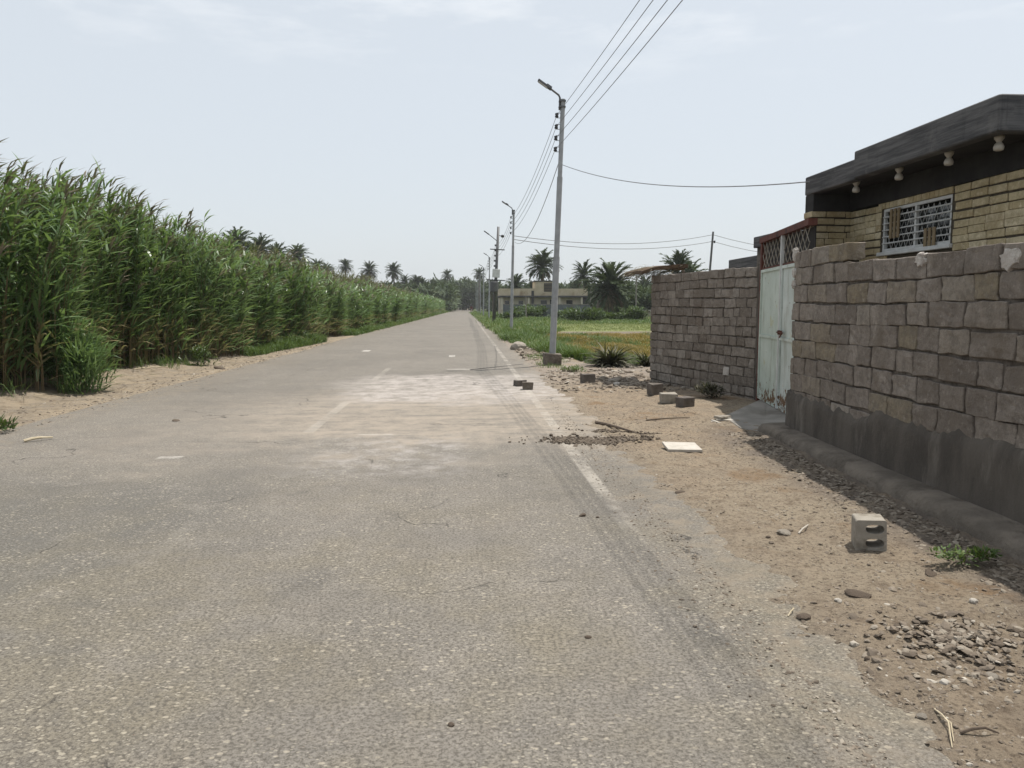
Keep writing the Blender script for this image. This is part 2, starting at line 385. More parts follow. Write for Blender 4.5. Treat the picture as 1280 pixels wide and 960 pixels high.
M_block = block_mat('weathered_block', [(0, (.18, .152, .128)), (.4, (.24, .206, .176)), (.72, (.29, .252, .217)), (.90, (.255, .212, .145)), (1, (.32, .285, .25))], stain=(.15, .12, .09))
M_block2 = block_mat('weathered_block_far', [(0, (.17, .144, .12)), (.4, (.22, .19, .162)), (.75, (.265, .232, .20)), (1, (.31, .277, .242))], stain=(.15, .12, .095))
M_mortar = rough_mat('mortar', (.06, .05, .042), (.15, .128, .108), 8, bstr=.9, bdist=.02, bscale=25)
n = NT('rising_damp_plaster', .9, .2); p = n.pos()
col = n.mix(n.rng(n.noise(n.mapv(p, (1.2, 1.2, .5)), 2.2, 7, .65), .32, .68), (.070, .061, .053), (.118, .103, .088))
col = n.mix(n.rng(n.noise(n.mapv(p, (1.6, 1.6, .4)), 1.2, 8, .75), .54, .68, 0, .7), col, (.20, .18, .155))
col = n.mix(n.rng(n.noise(p, 26, 6, .7), .55, .75, 0, .4), col, (.16, .14, .12))
M_damp = n.fin(col, normal=n.bump(n.noise(p, 22, 7, .72), .7, .015))
M_foot = rough_mat('footing_concrete', (.115, .098, .08), (.20, .17, .138), 4, bstr=1, bdist=.03, bscale=18, c3=(.085, .07, .056), s3=3)
M_gyps = rough_mat('gypsum_plaster', (.55, .52, .48), (.42, .38, .34), 9, bstr=1, bdist=.02, bscale=28, c3=(.30, .26, .23), s3=8)
M_conc = rough_mat('old_concrete', (.20, .185, .165), (.28, .26, .235), 3, bstr=.6, bscale=45, c3=(.15, .135, .115))
M_loose = rough_mat('loose_block_concrete', (.25, .225, .19), (.34, .31, .265), 8, bstr=.8, bscale=60, bdist=.008, c3=(.19, .165, .13), s3=6)
M_darkblk = rough_mat('dirty_block', (.10, .085, .075), (.155, .135, .115), 8, bstr=.8, bscale=50, bdist=.01)
n = NT('board_marked_dark_concrete', .85, .25); p = n.pos()
col = n.mix(n.rng(n.noise(n.mapv(p, (.6, .6, 9)), 2.4, 6, .65), .35, .68), (.052, .051, .053), (.125, .122, .121))
col = n.mix(n.rng(n.noise(p, 2.2, 6, .7), .56, .72, 0, .6), col, (.15, .146, .14))
col = n.mix(n.rng(n.noise(n.mapv(p, (4, 4, .25)), 1.5, 6, .7), .56, .70, 0, .5), col, (.028, .028, .03))
M_fascia = n.fin(col, normal=n.bump(n.noise(n.mapv(p, (1, 1, 8)), 6, 5, .6), .6, .012))
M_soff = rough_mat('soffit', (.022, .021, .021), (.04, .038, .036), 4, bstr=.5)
M_brick = block_mat('yellow_brick', [(0, (.45, .36, .21)), (.35, (.55, .46, .285)), (.7, (.62, .53, .35)), (1, (.68, .60, .43))], bscale=60, bdist=.006, stain=(.33, .25, .14))
M_joint = rough_mat('raked_joint', (.05, .042, .03), (.085, .07, .05), 12)
M_galv = rough_mat('galvanised_steel', (.27, .28, .285), (.34, .35, .355), 5, rough=.55, bstr=.1, spec=.5, c3=(.22, .22, .215))
M_dkmet = rough_mat('dark_metal', (.06, .062, .065), (.10, .10, .10), 8, rough=.5, bstr=.1, spec=.5)
M_lens = rough_mat('lamp_lens', (.45, .46, .46), (.5, .5, .5), 5, rough=.2, spec=.6)
M_insul = rough_mat('insulator', (.018, .018, .02), (.03, .028, .028), 8, rough=.35, spec=.5)
M_wire = rough_mat('cable', (.14, .14, .145), (.18, .18, .18), 8, rough=.6)
M_rust = rough_mat('rusty_iron', (.085, .03, .022), (.13, .05, .035), 9, rough=.8, bstr=.5, c3=(.05, .022, .018), s3=5)
n = NT('chipped_mint_paint', .55, .4); p = n.pos(); x, y, z = n.xyz(p)
col = n.mix(n.rng(n.noise(p, 2.5, 6, .6), .3, .7), (.45, .49, .455), (.56, .59, .56))
col = n.mix(n.rng(n.noise(n.mapv(p, (1, 1, .3)), 5, 6, .65), .48, .70, 0, .7), col, (.30, .31, .26))
chip = n.noise(p, 8, 8, .74)
low = n.rng(z, .55, .05, 0, .16)
ru = n.rng(n.math('ADD', chip, low), .625, .665)
col = n.mix(ru, col, n.mix(n.noise(p, 30, 4), (.07, .03, .018), (.22, .12, .05)))
col = n.mix(n.math('MULTIPLY', n.rng(n.noise(p, 3.2, 5, .6), .60, .70), .55), col, (.40, .34, .12))
M_mint = n.fin(n.mix(1., col, (.95, 1.0, .95), 'MULTIPLY'), n.rng(ru, 0, 1, .5, .9), n.bump(n.math('SUBTRACT', n.math('MULTIPLY', n.noise(p, 2.5, 5, .6), 4), ru), .5, .012))
M_mintw = M_mint.copy(); M_mintw.name = 'chipped_white_paint'
for nd in M_mintw.node_tree.nodes:
    if nd.type == 'MIX' and nd.blend_type == 'MULTIPLY': nd.inputs[7].default_value = (1.0, 1.02, 1.02, 1)
M_white = rough_mat('white_paint_steel', (.62, .63, .62), (.5, .5, .48), 6, rough=.5, bstr=.1)
M_glassd = rough_mat('dark_window_glass', (.02, .024, .024), (.035, .04, .04), 3, rough=.12, spec=.6, bstr=.02)
M_tan = rough_mat('tan_board', (.20, .15, .09), (.27, .21, .13), 9)
M_opal = rough_mat('cream_lamp_glass', (.48, .45, .39), (.34, .31, .26), 6, rough=.3, spec=.5, bstr=.05)
M_trunk = rough_mat('palm_trunk', (.10, .078, .055), (.17, .135, .10), 3, bstr=1, bdist=.06, bscale=5)
M_straw = rough_mat('dry_palm_mat', (.075, .048, .032), (.13, .088, .055), 10, bstr=1, bdist=.02, bscale=25)
M_stone = rough_mat('stone', (.23, .20, .165), (.32, .29, .245), 14, bstr=.8, bscale=40, bdist=.006, c3=(.16, .135, .11), s3=10)
M_pale = rough_mat('pale_stone', (.40, .37, .32), (.50, .46, .41), 12, bstr=.6, bscale=40)
M_dkstone = rough_mat('dark_clod', (.085, .065, .05), (.13, .10, .075), 12, bstr=.8, bscale=40)

n = NT('rubble_stone', .95, .15); p = n.pos()
col = n.ramp(n.attr('rnd'), [(0, (.10, .08, .062)), (.4, (.20, .165, .13)), (.75, (.27, .235, .19)), (1, (.50, .46, .40))])
M_rub = n.fin(col, normal=n.bump(n.noise(p, 60, 5, .7), .6, .006))

M_reed = leaf_mat('reed_leaf', [(0, (.058, .108, .040)), (.35, (.105, .185, .064)), (.7, (.16, .255, .10)), (.9, (.26, .335, .19)), (1, (.27, .225, .12))], .40, .38, .55)
M_stem = leaf_mat('reed_stem', [(0, (.12, .085, .045)), (.5, (.20, .15, .08)), (1, (.09, .12, .04))], .0, .6)
M_plume = leaf_mat('reed_plume', [(0, (.12, .10, .075)), (1, (.23, .19, .14))], .2, .8)
M_grass = leaf_mat('field_grass', [(0, (.045, .085, .020)), (.5, (.085, .15, .035)), (.85, (.14, .19, .055)), (1, (.24, .21, .09))], .3, .55)
M_marsh = leaf_mat('marsh_grass', [(0, (.12, .10, .025)), (.4, (.24, .165, .030)), (.75, (.32, .21, .040)), (1, (.16, .16, .035))], .25, .6)
M_palegr = leaf_mat('pale_grass', [(0, (.15, .19, .06)), (.6, (.22, .25, .09)), (1, (.28, .26, .13))], .25, .6)
M_palm = leaf_mat('palm_frond', [(0, (.030, .045, .022)), (.5, (.055, .080, .038)), (.9, (.09, .115, .06)), (1, (.16, .125, .075))], .12, .65, .12)
M_bush = leaf_mat('shrub_leaf', [(0, (.025, .050, .015)), (.5, (.050, .090, .025)), (1, (.09, .14, .04))], .25, .5)
M_dead = leaf_mat('withered_leaf', [(0, (.030, .028, .018)), (.5, (.055, .055, .032)), (.8, (.12, .115, .075)), (1, (.17, .15, .10))], .1, .7)

# ------------------------------------------------------------------ reeds
def reed_zone(nb, st, pl, y0, y1, xf, depth, dens, leaves, lw, ll, hfun, stem_r, edge_bias=1.7):
    N = int((y1-y0)*depth*dens)
    yy = U(y0, y1, N); dd = depth*U(0, 1, N)**edge_bias
    front = xf(yy)
    xx = front-dd
    # clumpiness: drop some stems
    keep = fbm(xx*.9, yy*.9, 61) > .33
    keep |= dd > 1.2
    xx, yy, dd = xx[keep], yy[keep], dd[keep]; N = len(xx)
    h = hfun(xx, yy)*U(.82, 1.07, N)*np.where(dd < .5, U(.55, 1.0, N), 1)
    g = gh(xx, yy)
    lx = .10+.10*(fbm(yy*.2, xx*.2, 71)-.3)+rs.normal(0, .05, N); ly = rs.normal(0, .05, N)-.03
    def P(t, i=None):
        return np.stack([xx+lx*h*t**2, yy+ly*h*t**2, g+h*t*(1-.02*t)], 1)
    # stems: ribbons crossing (two quads per segment), 3 segments
    ts = [0, .35, .7, 1.0]
    for ang in (0, math.pi/2):
        sd = np.array([math.cos(ang), math.sin(ang), 0])*stem_r
        Vs = np.stack([np.stack([P(t)-sd*(1-.6*t), P(t)+sd*(1-.6*t)], 1) for t in ts], 1).reshape(-1, 3)
        idx = np.arange(N)[:, None]*8+np.arange(3)[None, :]*2
        st.add(Vs, np.stack([idx, idx+1, idx+3, idx+2], 2).reshape(-1, 4), np.repeat(np.clip(U(0, .8, N), 0, 1), 3))
    # leaves
    L = np.repeat(np.arange(N), leaves)
    lo_ = np.clip(.01+.30*(fbm(yy*.8, xx*.8, 63)-.40), .01, .20)[L]; t = lo_+(1-lo_)*U(0, 1, len(L))**.80
    b = np.stack([xx[L]+lx[L]*h[L]*t**2, yy[L]+ly[L]*h[L]*t**2, g[L]+h[L]*t*(1-.02*t)], 1)
    az = U(0, 2*math.pi, len(L)); az = az-.28*np.sin(az)             # drift towards +x (wind)
    el = U(.35, 1.25, len(L)); length = ll*U(.55, 1.15, len(L))*(1.05-.35*t)
    tone = .42+.6*(fbm(xx*.55, yy*.4, 81)-.5)
    r = np.clip(tone[L]+rs.normal(0, .2, len(L)), 0, .97)
    r = np.where((t < .36) & (U(0, 1, len(L)) < .5), 1.0, r)         # withered lower leaves
    nb.add(*strips(b, az, el, length, lw*U(.6, 1.15, len(L)), U(.2, 1.5, len(L)), r, 4, np.array([.22, -.05, .05])))
    # plumes
    k = np.where(U(0, 1, N) < .30)[0]
    if len(k) and pl is not None:
        K = np.repeat(k, 5); tt = U(.93, 1.03, len(K))
        b = np.stack([xx[K]+lx[K]*h[K]*tt**2, yy[K]+ly[K]*h[K]*tt**2, g[K]+h[K]*tt*.985], 1)
        pl.add(*strips(b, rs.normal(0, .5, len(K)), U(.7, 1.3, len(K)), U(.22, .42, len(K)), np.full(len(K), lw*.9), U(.6, 1.6, len(K)), U(0, 1, len(K)), 3, np.array([.3, 0, 0])))
def xf(y):
    b = .5*(vn(np.asarray(y)*.8, np.asarray(y)*0, 55)-.5)+np.interp(y, [0, 10, 13, 14.2, 15.5, 18, 24, 40, 70, 300], [-9.2, -8.9, -8.3, -7.0, -7.7, -7.6, -7.35, -6.85, -6.5, -6.4])
    return b+.9*(fbm(y*.45, y*0+2, 51)-.5)
hf = lambda x, y: (3.7+1.3*(fbm(y*.35, x*.35, 52)-.5)+.9*(vn(y*.8, x*.8, 53)-.5))*np.interp(y, [0, 14, 21, 28, 45, 90, 300], [1.08, 1.06, 1.0, .84, .74, .80, .84])
nb, st, pl = NB(), NB(), NB()
reed_zone(nb, st, pl, 9, 24, xf, 3.4, 28, 26, .060, .60, hf, .009)
reed_zone(nb, st, pl, 24, 46, xf, 3.6, 20, 20, .072, .66, hf, .010)
reed_zone(nb, st, pl, 46, 100, xf, 4.0, 9, 17, .095, .85, hf, .014)
reed_zone(nb, st, pl, 100, 300, xf, 5, 3.6, 13, .16, 1.1, hf, .02)
reed_zone(nb, st, pl, 9, 60, lambda y: xf(y)-3.2, 5, 3, 16, .075, .75, lambda x, y: hf(x, y)*1.06, .012, 1)
nbo = NB()
hb_ = lambda x, y: 4.6+1.2*(fbm(y*.25, x*.3, 56)-.5)+.5*(vn(y*.8, x*.8, 57)-.5)
reed_zone(nbo, st, pl, 21, 112, lambda y: -11.6+.8*(fbm(y*.3, y*0, 58)-.5), 3.5, 7, 17, .075, .75, hb_, .014, 1)
tag(nbo.build('old_reed_bed', leaf_mat('old_reed_leaf', [(0, (.062, .070, .026)), (.5, (.115, .120, .048)), (1, (.20, .17, .085))], .3, .5, .35)), 'taller olive brown reeds standing behind the green reed thicket', 'reeds', kind='stuff')
kx = 2600; ky = U(11, 120, kx); kxx = xf(ky)-U(1.0, 6, kx); kh = hf(kxx, ky)*U(.98, 1.16, kx)
K = np.repeat(np.arange(kx), 7); pl.add(*strips(np.stack([kxx[K]+.35+rs.normal(0, .03, len(K)), ky[K]+rs.normal(0, .03, len(K)), kh[K]-U(.0, .45, len(K))], 1), rs.normal(0, .7, len(K)), U(.5, 1.3, len(K)), U(.2, .45, len(K)), .03+ky[K]*.0011, U(.6, 1.7, len(K)), U(0, 1, len(K)), 3, np.array([.3, 0, 0])))
reed_o = nb.build('reed_bed', M_reed); tag(reed_o, 'tall green reed thicket lining the left side of the road', 'reeds', kind='stuff')
tag(st.build('reed_stalks', M_stem), 'tan upright stalks of the reed thicket left of the road', 'reed stalks', kind='stuff')
tag(pl.build('reed_plumes', M_plume), 'feathery brownish seed plumes above the reed thicket', 'reed plumes', kind='stuff')

# ------------------------------------------------------------------ grasses
def grass(nb, pts, hgt, blades, w, spread, droop=(.4, 1.6), rlo=0, rhi=.9, tone=None):
    K = np.repeat(np.arange(len(pts)), blades); n_ = len(K)
    b = pts[K]+np.stack([rs.normal(0, 1, n_)*spread[K], rs.normal(0, 1, n_)*spread[K], np.zeros(n_)], 1)
    b[:, 2] = gh(b[:, 0], b[:, 1])-.01
    r = U(rlo, rhi, n_)
    if tone is not None: r = np.clip(r+tone[K], 0, 1)
    nb.add(*strips(b, U(0, 2*math.pi, n_), U(.75, 1.45, n_), hgt[K]*U(.5, 1.15, n_), w[K]*U(.7, 1.2, n_), U(droop[0], droop[1], n_), r, 3))
def scatter(n_, x0, x1, y0, y1, pw=1.0):
    y = y0+(y1-y0)*U(0, 1, n_)**pw; return np.stack([U(x0, x1, n_), y, np.zeros(n_)], 1)
# left verge
nb = NB()
P = scatter(7500, 0, 1, 24, 260, 1.6); P[:, 0] = np.interp(P[:, 1], [24, 32, 45, 80, 300], [-6.9, -6.45, -6.15, -6.0, -5.95])-np.abs(rs.normal(0, .42, len(P)))
P = P[(fbm(P[:, 1]*.25, P[:, 0]*0, 91) > np.interp(P[:, 1], [24, 32, 50, 80], [.56, .48, .36, .2]))]
grass(nb, P, .10+1.0*np.clip(fbm(P[:, 1]*.9, P[:, 0]*1.3, 92)-.25, 0, 1)+P[:, 1]*.001, 9, .012+P[:, 1]*.00045, .06+P[:, 1]*.0016, tone=(fbm(P[:, 1]*.2, P[:, 0], 93)-.5)*.6)
P = scatter(260, 0, 1, 13, 36); P[:, 0] = xf(P[:, 1])+U(-.5, .45, len(P)); P = P[fbm(P[:, 1]*.7, P[:, 0]*0, 94) > .52]
grass(nb, P, U(.15, .5, len(P)), 14, np.full(len(P), .014), np.full(len(P), .09))
tag(nb.build('verge_grass', M_grass), 'low green grass growing along the foot of the reeds', 'grass', kind='stuff')
# right: shoulder grass and field
nb = NB()
P = scatter(9000, 0, 1, 24, 200, 1.7)
xe = np.interp(P[:, 1], [24, 30, 36, 60, 200], [3.0, 2.5, 2.0, 1.75, 1.7]); wd = np.interp(P[:, 1], [24, 44, 54, 200], [1.2, 2.2, 5, 12])
P[:, 0] = xe+wd*U(0, 1, len(P))**1.4+.5*(fbm(P[:, 1]*.6, P[:, 0]*0, 96)-.5)
grass(nb, P, (.08+1.1*np.clip(fbm(P[:, 1]*.6, P[:, 0]*1.1, 97)-.25, 0, 1))*(1+P[:, 1]*.001), 10, .012+P[:, 1]*.0005, .07+P[:, 1]*.0016, tone=(fbm(P[:, 1]*.25, P[:, 0]*.5, 98)-.5)*.9)
P = scatter(6000, 3, 40, 52, 150, 1.3); P = P[(P[:, 0] > 3) & ~((P[:, 1] > 50) & (P[:, 1] < 72) & (P[:, 0] > 6))]
grass(nb, P, U(.2, .5, len(P)), 8, .014+P[:, 1]*.0006, .1+P[:, 1]*.002, tone=(fbm(P[:, 1]*.15, P[:, 0]*.2, 99)-.5)*.9)
P = scatter(60, 1.9, 2.9, 19.5, 25); grass(nb, P, U(.08, .2, len(P)), 14, np.full(len(P), .012), np.full(len(P), .10))
tag(nb.build('field_grass', M_grass), 'green grass covering the right verge and the field behind the lamp posts', 'grass', kind='stuff')
nb = NB()
P = scatter(9000, 3.2, 16, 22.5, 47); P = P[(P[:, 0] > np.interp(P[:, 1], [21, 26, 47], [3.6, 3.8, 4.6])) & (fbm(P[:, 0]*.7, P[:, 1]*.5, 101) > .30)]
wet = fbm(P[:, 0]*.45, P[:, 1]*.28, 104)
P2 = P[(wet < .40) | (P[:, 0] < 4.2+.035*(P[:, 1]-24))]; P = P[(wet >= .36) & (P[:, 0] > 4.0)]
grass(nb, P, .06+.55*np.clip(fbm(P[:, 0]*.9, P[:, 1]*.7, 103)-.25, 0, 1), 11, np.full(len(P), .022), np.full(len(P), .16), tone=(fbm(P[:, 0]*.4, P[:, 1]*.4, 102)-.45)*1.4, rhi=.8)
nb2 = NB(); grass(nb2, P2, .08+.55*np.clip(fbm(P2[:, 0]*.8, P2[:, 1]*.6, 105)-.25, 0, 1), 9, np.full(len(P2), .024), np.full(len(P2), .16), tone=(fbm(P2[:, 0]*.4, P2[:, 1]*.4, 106)-.5)*.9)
tag(nb2.build('sedge', M_grass), 'darker green sedge growing in patches through the yellow marsh', 'sedge', kind='stuff')
tag(nb.build('marsh_grass', M_marsh), 'yellow ochre marsh plants in the hollow beyond the block wall', 'marsh plants', kind='stuff')
nb = NB()
P = scatter(3000, 4, 40, 53, 76)
grass(nb, P, U(.08, .22, len(P)), 9, np.full(len(P), .05), np.full(len(P), .3))
tag(nb.build('pale_grass', M_palegr), 'pale yellowish strip of mown grass in the middle of the field', 'grass', kind='stuff')

# ------------------------------------------------------------------ leafy shrubs
def bush_mesh(name, rx_, ry_, rz_, count, leaf, seed, lobes=6, droop=(.1, .8), upright=.2, ratio=.42):
    q = np.random.RandomState(seed)
    c = np.stack([q.uniform(-.6, .6, lobes)*rx_, q.uniform(-.6, .6, lobes)*ry_, q.uniform(.25, .72, lobes)*rz_], 1)
    rad = q.uniform(.34, .62, lobes)
    k = q.randint(0, lobes, count); d = q.normal(0, 1, (count, 3)); d /= np.linalg.norm(d, axis=1)[:, None]
    rr = q.uniform(.25, 1, count)**.5
    pts = c[k]+d*(rr*rad[k])[:, None]*np.array([rx_, ry_, rz_*.8]); pts[:, 2] = np.abs(pts[:, 2])
    az = np.arctan2(d[:, 1], d[:, 0])+q.normal(0, .6, count)
    lobe_tone = q.uniform(-.25, .25, lobes)
    V, Fq, r = strips(pts, az, q.uniform(-.4, 1.1, count)+upright, leaf*q.uniform(.6, 1.3, count), leaf*ratio*q.uniform(.7, 1.2, count), q.uniform(*droop, count), np.clip(q.uniform(.1, .9, count)+lobe_tone[k], 0, 1), 3)
    return np_mesh(name, V, Fq, r)
def stem_mesh(rx_, rz_, seed, n_=5):
    m = MB(); q = random.Random(seed)
    for i in range(n_):
        a = q.uniform(0, 6.28); l = q.uniform(.3, .8)
        m.tube([(0, 0, 0), (math.cos(a)*rx_*.25*l, math.sin(a)*rx_*.25*l, rz_*.35), (math.cos(a)*rx_*.6*l, math.sin(a)*rx_*.6*l, rz_*.7)], [.03*rz_*.6, .022*rz_*.6, .008*rz_], 5)
    return m
def bush(name, loc, r, count, leaf, seed, label, cat, mat=None, group=None, **k):
    t = thing(name, loc, label, cat, group)
    link('foliage', bush_mesh('foliage', r[0], r[1], r[2], count, leaf, seed, **k), mat or M_bush, t)
    stem_mesh(min(r[0], r[1]), r[2], seed).build('stem', M_trunk, t)
    return t
g = gnd(103, 492); bush('reed_clump', (g.x-.25, g.y+.15, gh(g.x, g.y)-.08), (.8, .7, 1.45), 3600, .30, 3, 'low clump of leafy young reeds bulging out at the front left end', 'reed clump', M_reed, lobes=11, ratio=.11, upright=.35)
g = gnd(2, 540); bush('weed', (g.x-.1, g.y, gh(g.x, g.y)), (.3, .3, .22), 200, .09, 5, 'small weed on the sand at the left edge of the photo', 'weed')
for i, (px, py, r, h, lab) in enumerate(((455, 431, .5, .5, 'low bright shrub at the foot of the reeds where the grass verge begins'), (378, 434, .45, .45, 'small weed between the reeds and a bare patch of road edge'), (260, 458, .35, .5, 'thin weed in front of the tan reed stalks'))):
    g = gnd(px, py); g.x = float(xf(g.y))+.3; bush('weed', (g.x, g.y, gh(g.x, g.y)), (r, r, h), 420, .10, 20+i, lab, 'weed', M_bush)
g = gnd(1205, 712); bush('weed', (g.x, g.y, gh(g.x, g.y)+.01), (.22, .12, .10), 420, .035, 8, 'small green weed patch on the dirt below the damp block wall', 'weed', M_grass)
g = gnd(893, 503); bush('weed', (g.x, g.y+.05, gh(g.x, g.y)), (.30, .2, .24), 480, .07, 9, 'dull green weed against the foot of the far block wall near the gate', 'weed', M_dead)
g = gnd(738, 466); bush('weed', (g.x-.4, g.y+.1, gh(g.x, g.y)), (.35, .25, .14), 300, .06, 10, 'little green weed on the rubble right of the lamp post footing', 'weed', M_grass)
# withered agave-like plant by the marsh
def spiky(name, loc, nblades, L, W, label, seed, mat):
    q = np.random.RandomState(seed); t = thing(name, loc, label, 'plant')
    b = q.normal(0, .06, (nblades, 3)); b[:, 2] = np.abs(b[:, 2])
    V, Fq, r = strips(b, q.uniform(0, 6.28, nblades), q.uniform(-.05, 1.0, nblades)**1.0, L*q.uniform(.6, 1.1, nblades), np.full(nblades, W), q.uniform(.2, 1.1, nblades), q.uniform(0, 1, nblades), 4)
    link('leaves', np_mesh('leaves', V, Fq, r), mat, t)
    m = MB(); m.lathe([(.0, .16), (.06, .14), (.08, .05), (.07, -.05)], 8); m.build('rootstock', M_trunk, t)
    return t
a = gnd(768, 461); a.y += .6; spiky('spiky_plant', (a.x, a.y, gh(a.x, a.y)-.02), 420, .82, .05, 'withered dark spiky plant at the edge of the yellow marsh', 3, M_dead)
a = gnd(806, 460); a.y += .7; spiky('spiky_plant', (a.x+.2, a.y, gh(a.x, a.y)-.02), 160, .6, .04, 'dark spiky plant half hidden by the left end of the block wall', 4, M_dead)

# ------------------------------------------------------------------ date palms
def palm_crown(name, Rr, nf, seed, skirt=.25):
    q = np.random.RandomState(seed); nbb = NB()
    az = np.arange(nf)*2.39996+q.normal(0, .25, nf); u = (np.arange(nf)+.5)/nf
    el0 = 1.5-2.35*u**1.05+q.normal(0, .14, nf)
    ns = 17; dead = u > 1-skirt*.5
    B, AZ, EL, LN, WD, DR, RN = [], [], [], [], [], [], []
    for i in range(nf):
        p_ = np.array([0, 0, 0.]); e = el0[i]; L = Rr*q.uniform(.82, 1.12)*(1.0 if not dead[i] else .75); tone = q.normal(.45, .16)
        for s in range(ns):
            d = np.array([math.cos(e)*math.cos(az[i]), math.cos(e)*math.sin(az[i]), math.sin(e)])
            p_ = p_+d*L/ns; e -= (1.0 if not dead[i] else .6)/ns*(.4+1.2*s/ns)
            if s < 1: continue
            ll = Rr*.30*math.sin(math.pi*(.22+.70*s/ns))
            for sd in (-1, 1):
                B.append(p_.copy()); AZ.append(az[i]+sd*q.uniform(.4, .8)); EL.append(e*.75+q.uniform(-.05, .45)); LN.append(ll*q.uniform(.8, 1.15)); WD.append(Rr*.058); DR.append(.5)
                RN.append(1.0 if dead[i] else np.clip(tone+q.normal(0, .12), 0, .9))
    nbb.add(*strips(np.array(B), np.array(AZ), np.array(EL), np.array(LN), np.array(WD), np.array(DR), np.array(RN), 3))
    V, Fq, r = strips(np.zeros((nf, 3)), az, el0, np.full(nf, Rr*.95), np.full(nf, Rr*.04), np.full(nf, .8), np.where(dead, 1, .6), 6)
    nbb.add(V, Fq, r)
    return np_mesh(name, np.concatenate(nbb.V), np.concatenate(nbb.F), np.concatenate(nbb.r))
def palm_trunk(H, r0, seed):
    m = MB(); q = random.Random(seed); k = 14; bend = q.uniform(-.25, .25)
    pts = [(bend*(i/k)**2*H*.06, 0, -.3+(H+.3)*i/k) for i in range(k+1)]
    rad = [r0*(1.25 if i == 0 else 1.0-.25*i/k)*(1+.10*(-1)**i) for i in range(k)]+[r0*1.05]
    m.tube(pts, rad, 9); return m, pts[-1]
def make_palm(H, Rr, nf, seed, label, group=None, loc=(0, 0, 0)):
    t = thing('date_palm', loc, label, 'palm tree', group)
    m, top = palm_trunk(H, .26, seed); m.build('trunk', M_trunk, t, smooth=True)
    link('crown', palm_crown('crown', Rr, nf, seed), M_palm, t, top)
    return t
LP = 'date palm'
protos = {}
def palm(px, ytop, Yd, label, kind=0, group=None, rz=None, base=None):
    """kind 0..3: crown variants; top of crown at pixel row ytop"""
    pt_ = atY(px, ytop, Yd); g0 = gh(pt_.x, Yd); H = float(pt_.z-g0)
    Rr = (3.0, 3.4, 2.7, 3.9)[kind]
    trunkH = max(1.2, H-Rr*.74)
    key = (kind, round(trunkH/1.5))
    loc = (pt_.x, Yd, float(g0))
    if key not in protos:
        protos[key] = make_palm(trunkH, Rr, (64, 72, 58, 84)[kind], 31+kind*7+len(protos), label, group, loc)
        return protos[key]
    o = dup(protos[key], loc, random.uniform(0, 6.28), label)
    if 'group' in o.keys(): del o['group']
    if group: o['group'] = group
    s_ = trunkH/(round(trunkH/1.5)*1.5) if False else 1
    return o
palm(432, 325, 235, 'slender date palm standing alone above the left treeline, first from the reeds', 2)
palm(462, 329, 220, 'date palm second from the reeds above the left treeline', 0)
palm(492, 329, 225, 'date palm third from the reeds above the left treeline, beside a shorter palm', 0)
palm(506, 345, 240, 'short date palm tucked under the right side of a taller palm on the left treeline', 2)
palm(521, 346, 250, 'low date palm midway along the left treeline', 0)
palm(541, 350, 255, 'stubby date palm left of the tall lone palm near the road end', 2)
palm(559, 338, 285, 'tall thin date palm rising alone left of the road end', 2)
palm(599, 339, 270, 'date palm rising straight above the far lamp posts at the road end', 2)
palm(678, 316, 138, 'tall date palm with full crown behind the brick house roof room', 1)
palm(646, 345, 165, 'small date palm showing its crown over the brick house left wing', 0)
palm(731, 330, 142, 'date palm right of the brick house with bare trunk', 0)
palm(763, 333, 100, 'broad low date palm with drooping fronds in the middle of the field edge', 3)
palm(848, 319, 96, 'date palm crown rising over the left part of the far block wall', 0)
palm(864, 329, 105, 'lower date palm crown just right of another above the far block wall', 2)
GL = 'palms behind the reeds'
for i, (px, yt, Yd, k) in enumerate(((272, 305, 62, 1), (295, 291, 66, 1), (325, 298, 70, 0), (345, 308, 90, 1), (370, 311, 92, 1), (395, 321, 110, 0), (408, 329, 130, 1), (312, 312, 80, 1))):
    palm(px, yt-1, Yd*1.9, 'date palm crown peeking over the top of the tall reeds', k, GL)
GG = 'date palms of the dark grove on the horizon'
for i in range(74):
    px = 415+5.6*i+random.uniform(-3, 3)
    if px < 575: Yd = random.uniform(235, 330); yt = random.uniform(349, 366)
    elif px < 612: Yd = random.uniform(330, 380); yt = random.uniform(346, 366)
    elif px < 800: Yd = random.uniform(190, 260); yt = random.uniform(352, 366)
    else: Yd = random.uniform(150, 210); yt = random.uniform(345, 360)
    palm(px, yt, Yd, 'date palm merging into the dark grove along the horizon', i % 3, GG)
# dense undergrowth under the palms (reads as one mass)
nb = NB()
def mass(px0, px1, Yd, spread, hmin, hmax, n_, leaf):
    a = atY(px0, 383, Yd).x; b = atY(px1, 383, Yd).x
    x_ = U(a, b, n_); y_ = Yd+U(-spread, spread, n_); top = hmin+(hmax-hmin)*fbm(x_*.12, y_*.05, 77)*1.3
    z_ = top*U(0, 1, n_)**.8
    tone = np.clip(.4+(fbm(x_*.35, z_*.5, 78)-.5)*1.2+rs.normal(0, .15, n_), 0, .95)
    nb.add(*strips(np.stack([x_, y_, z_], 1), U(0, 6.28, n_), U(-.2, 1.3, n_), leaf*U(.6, 1.3, n_), leaf*.4*U(.6, 1.2, n_), U(.2, 1.4, n_), tone, 3))
mass(400, 625, 345, 30, 6, 13, 15000, 2.6)
mass(610, 830, 250, 25, 4.5, 8.5, 11000, 2.1)
mass(770, 900, 130, 12, 2.5, 5.8, 6500, 1.2)
mass(330, 570, 250, 30, 4, 9, 10000, 2.3)
tag(nb.build('undergrowth', M_palm), 'dark undergrowth filling the palm grove along the horizon', 'undergrowth', kind='stuff')
GB = 'shrubs in front of the brick house'
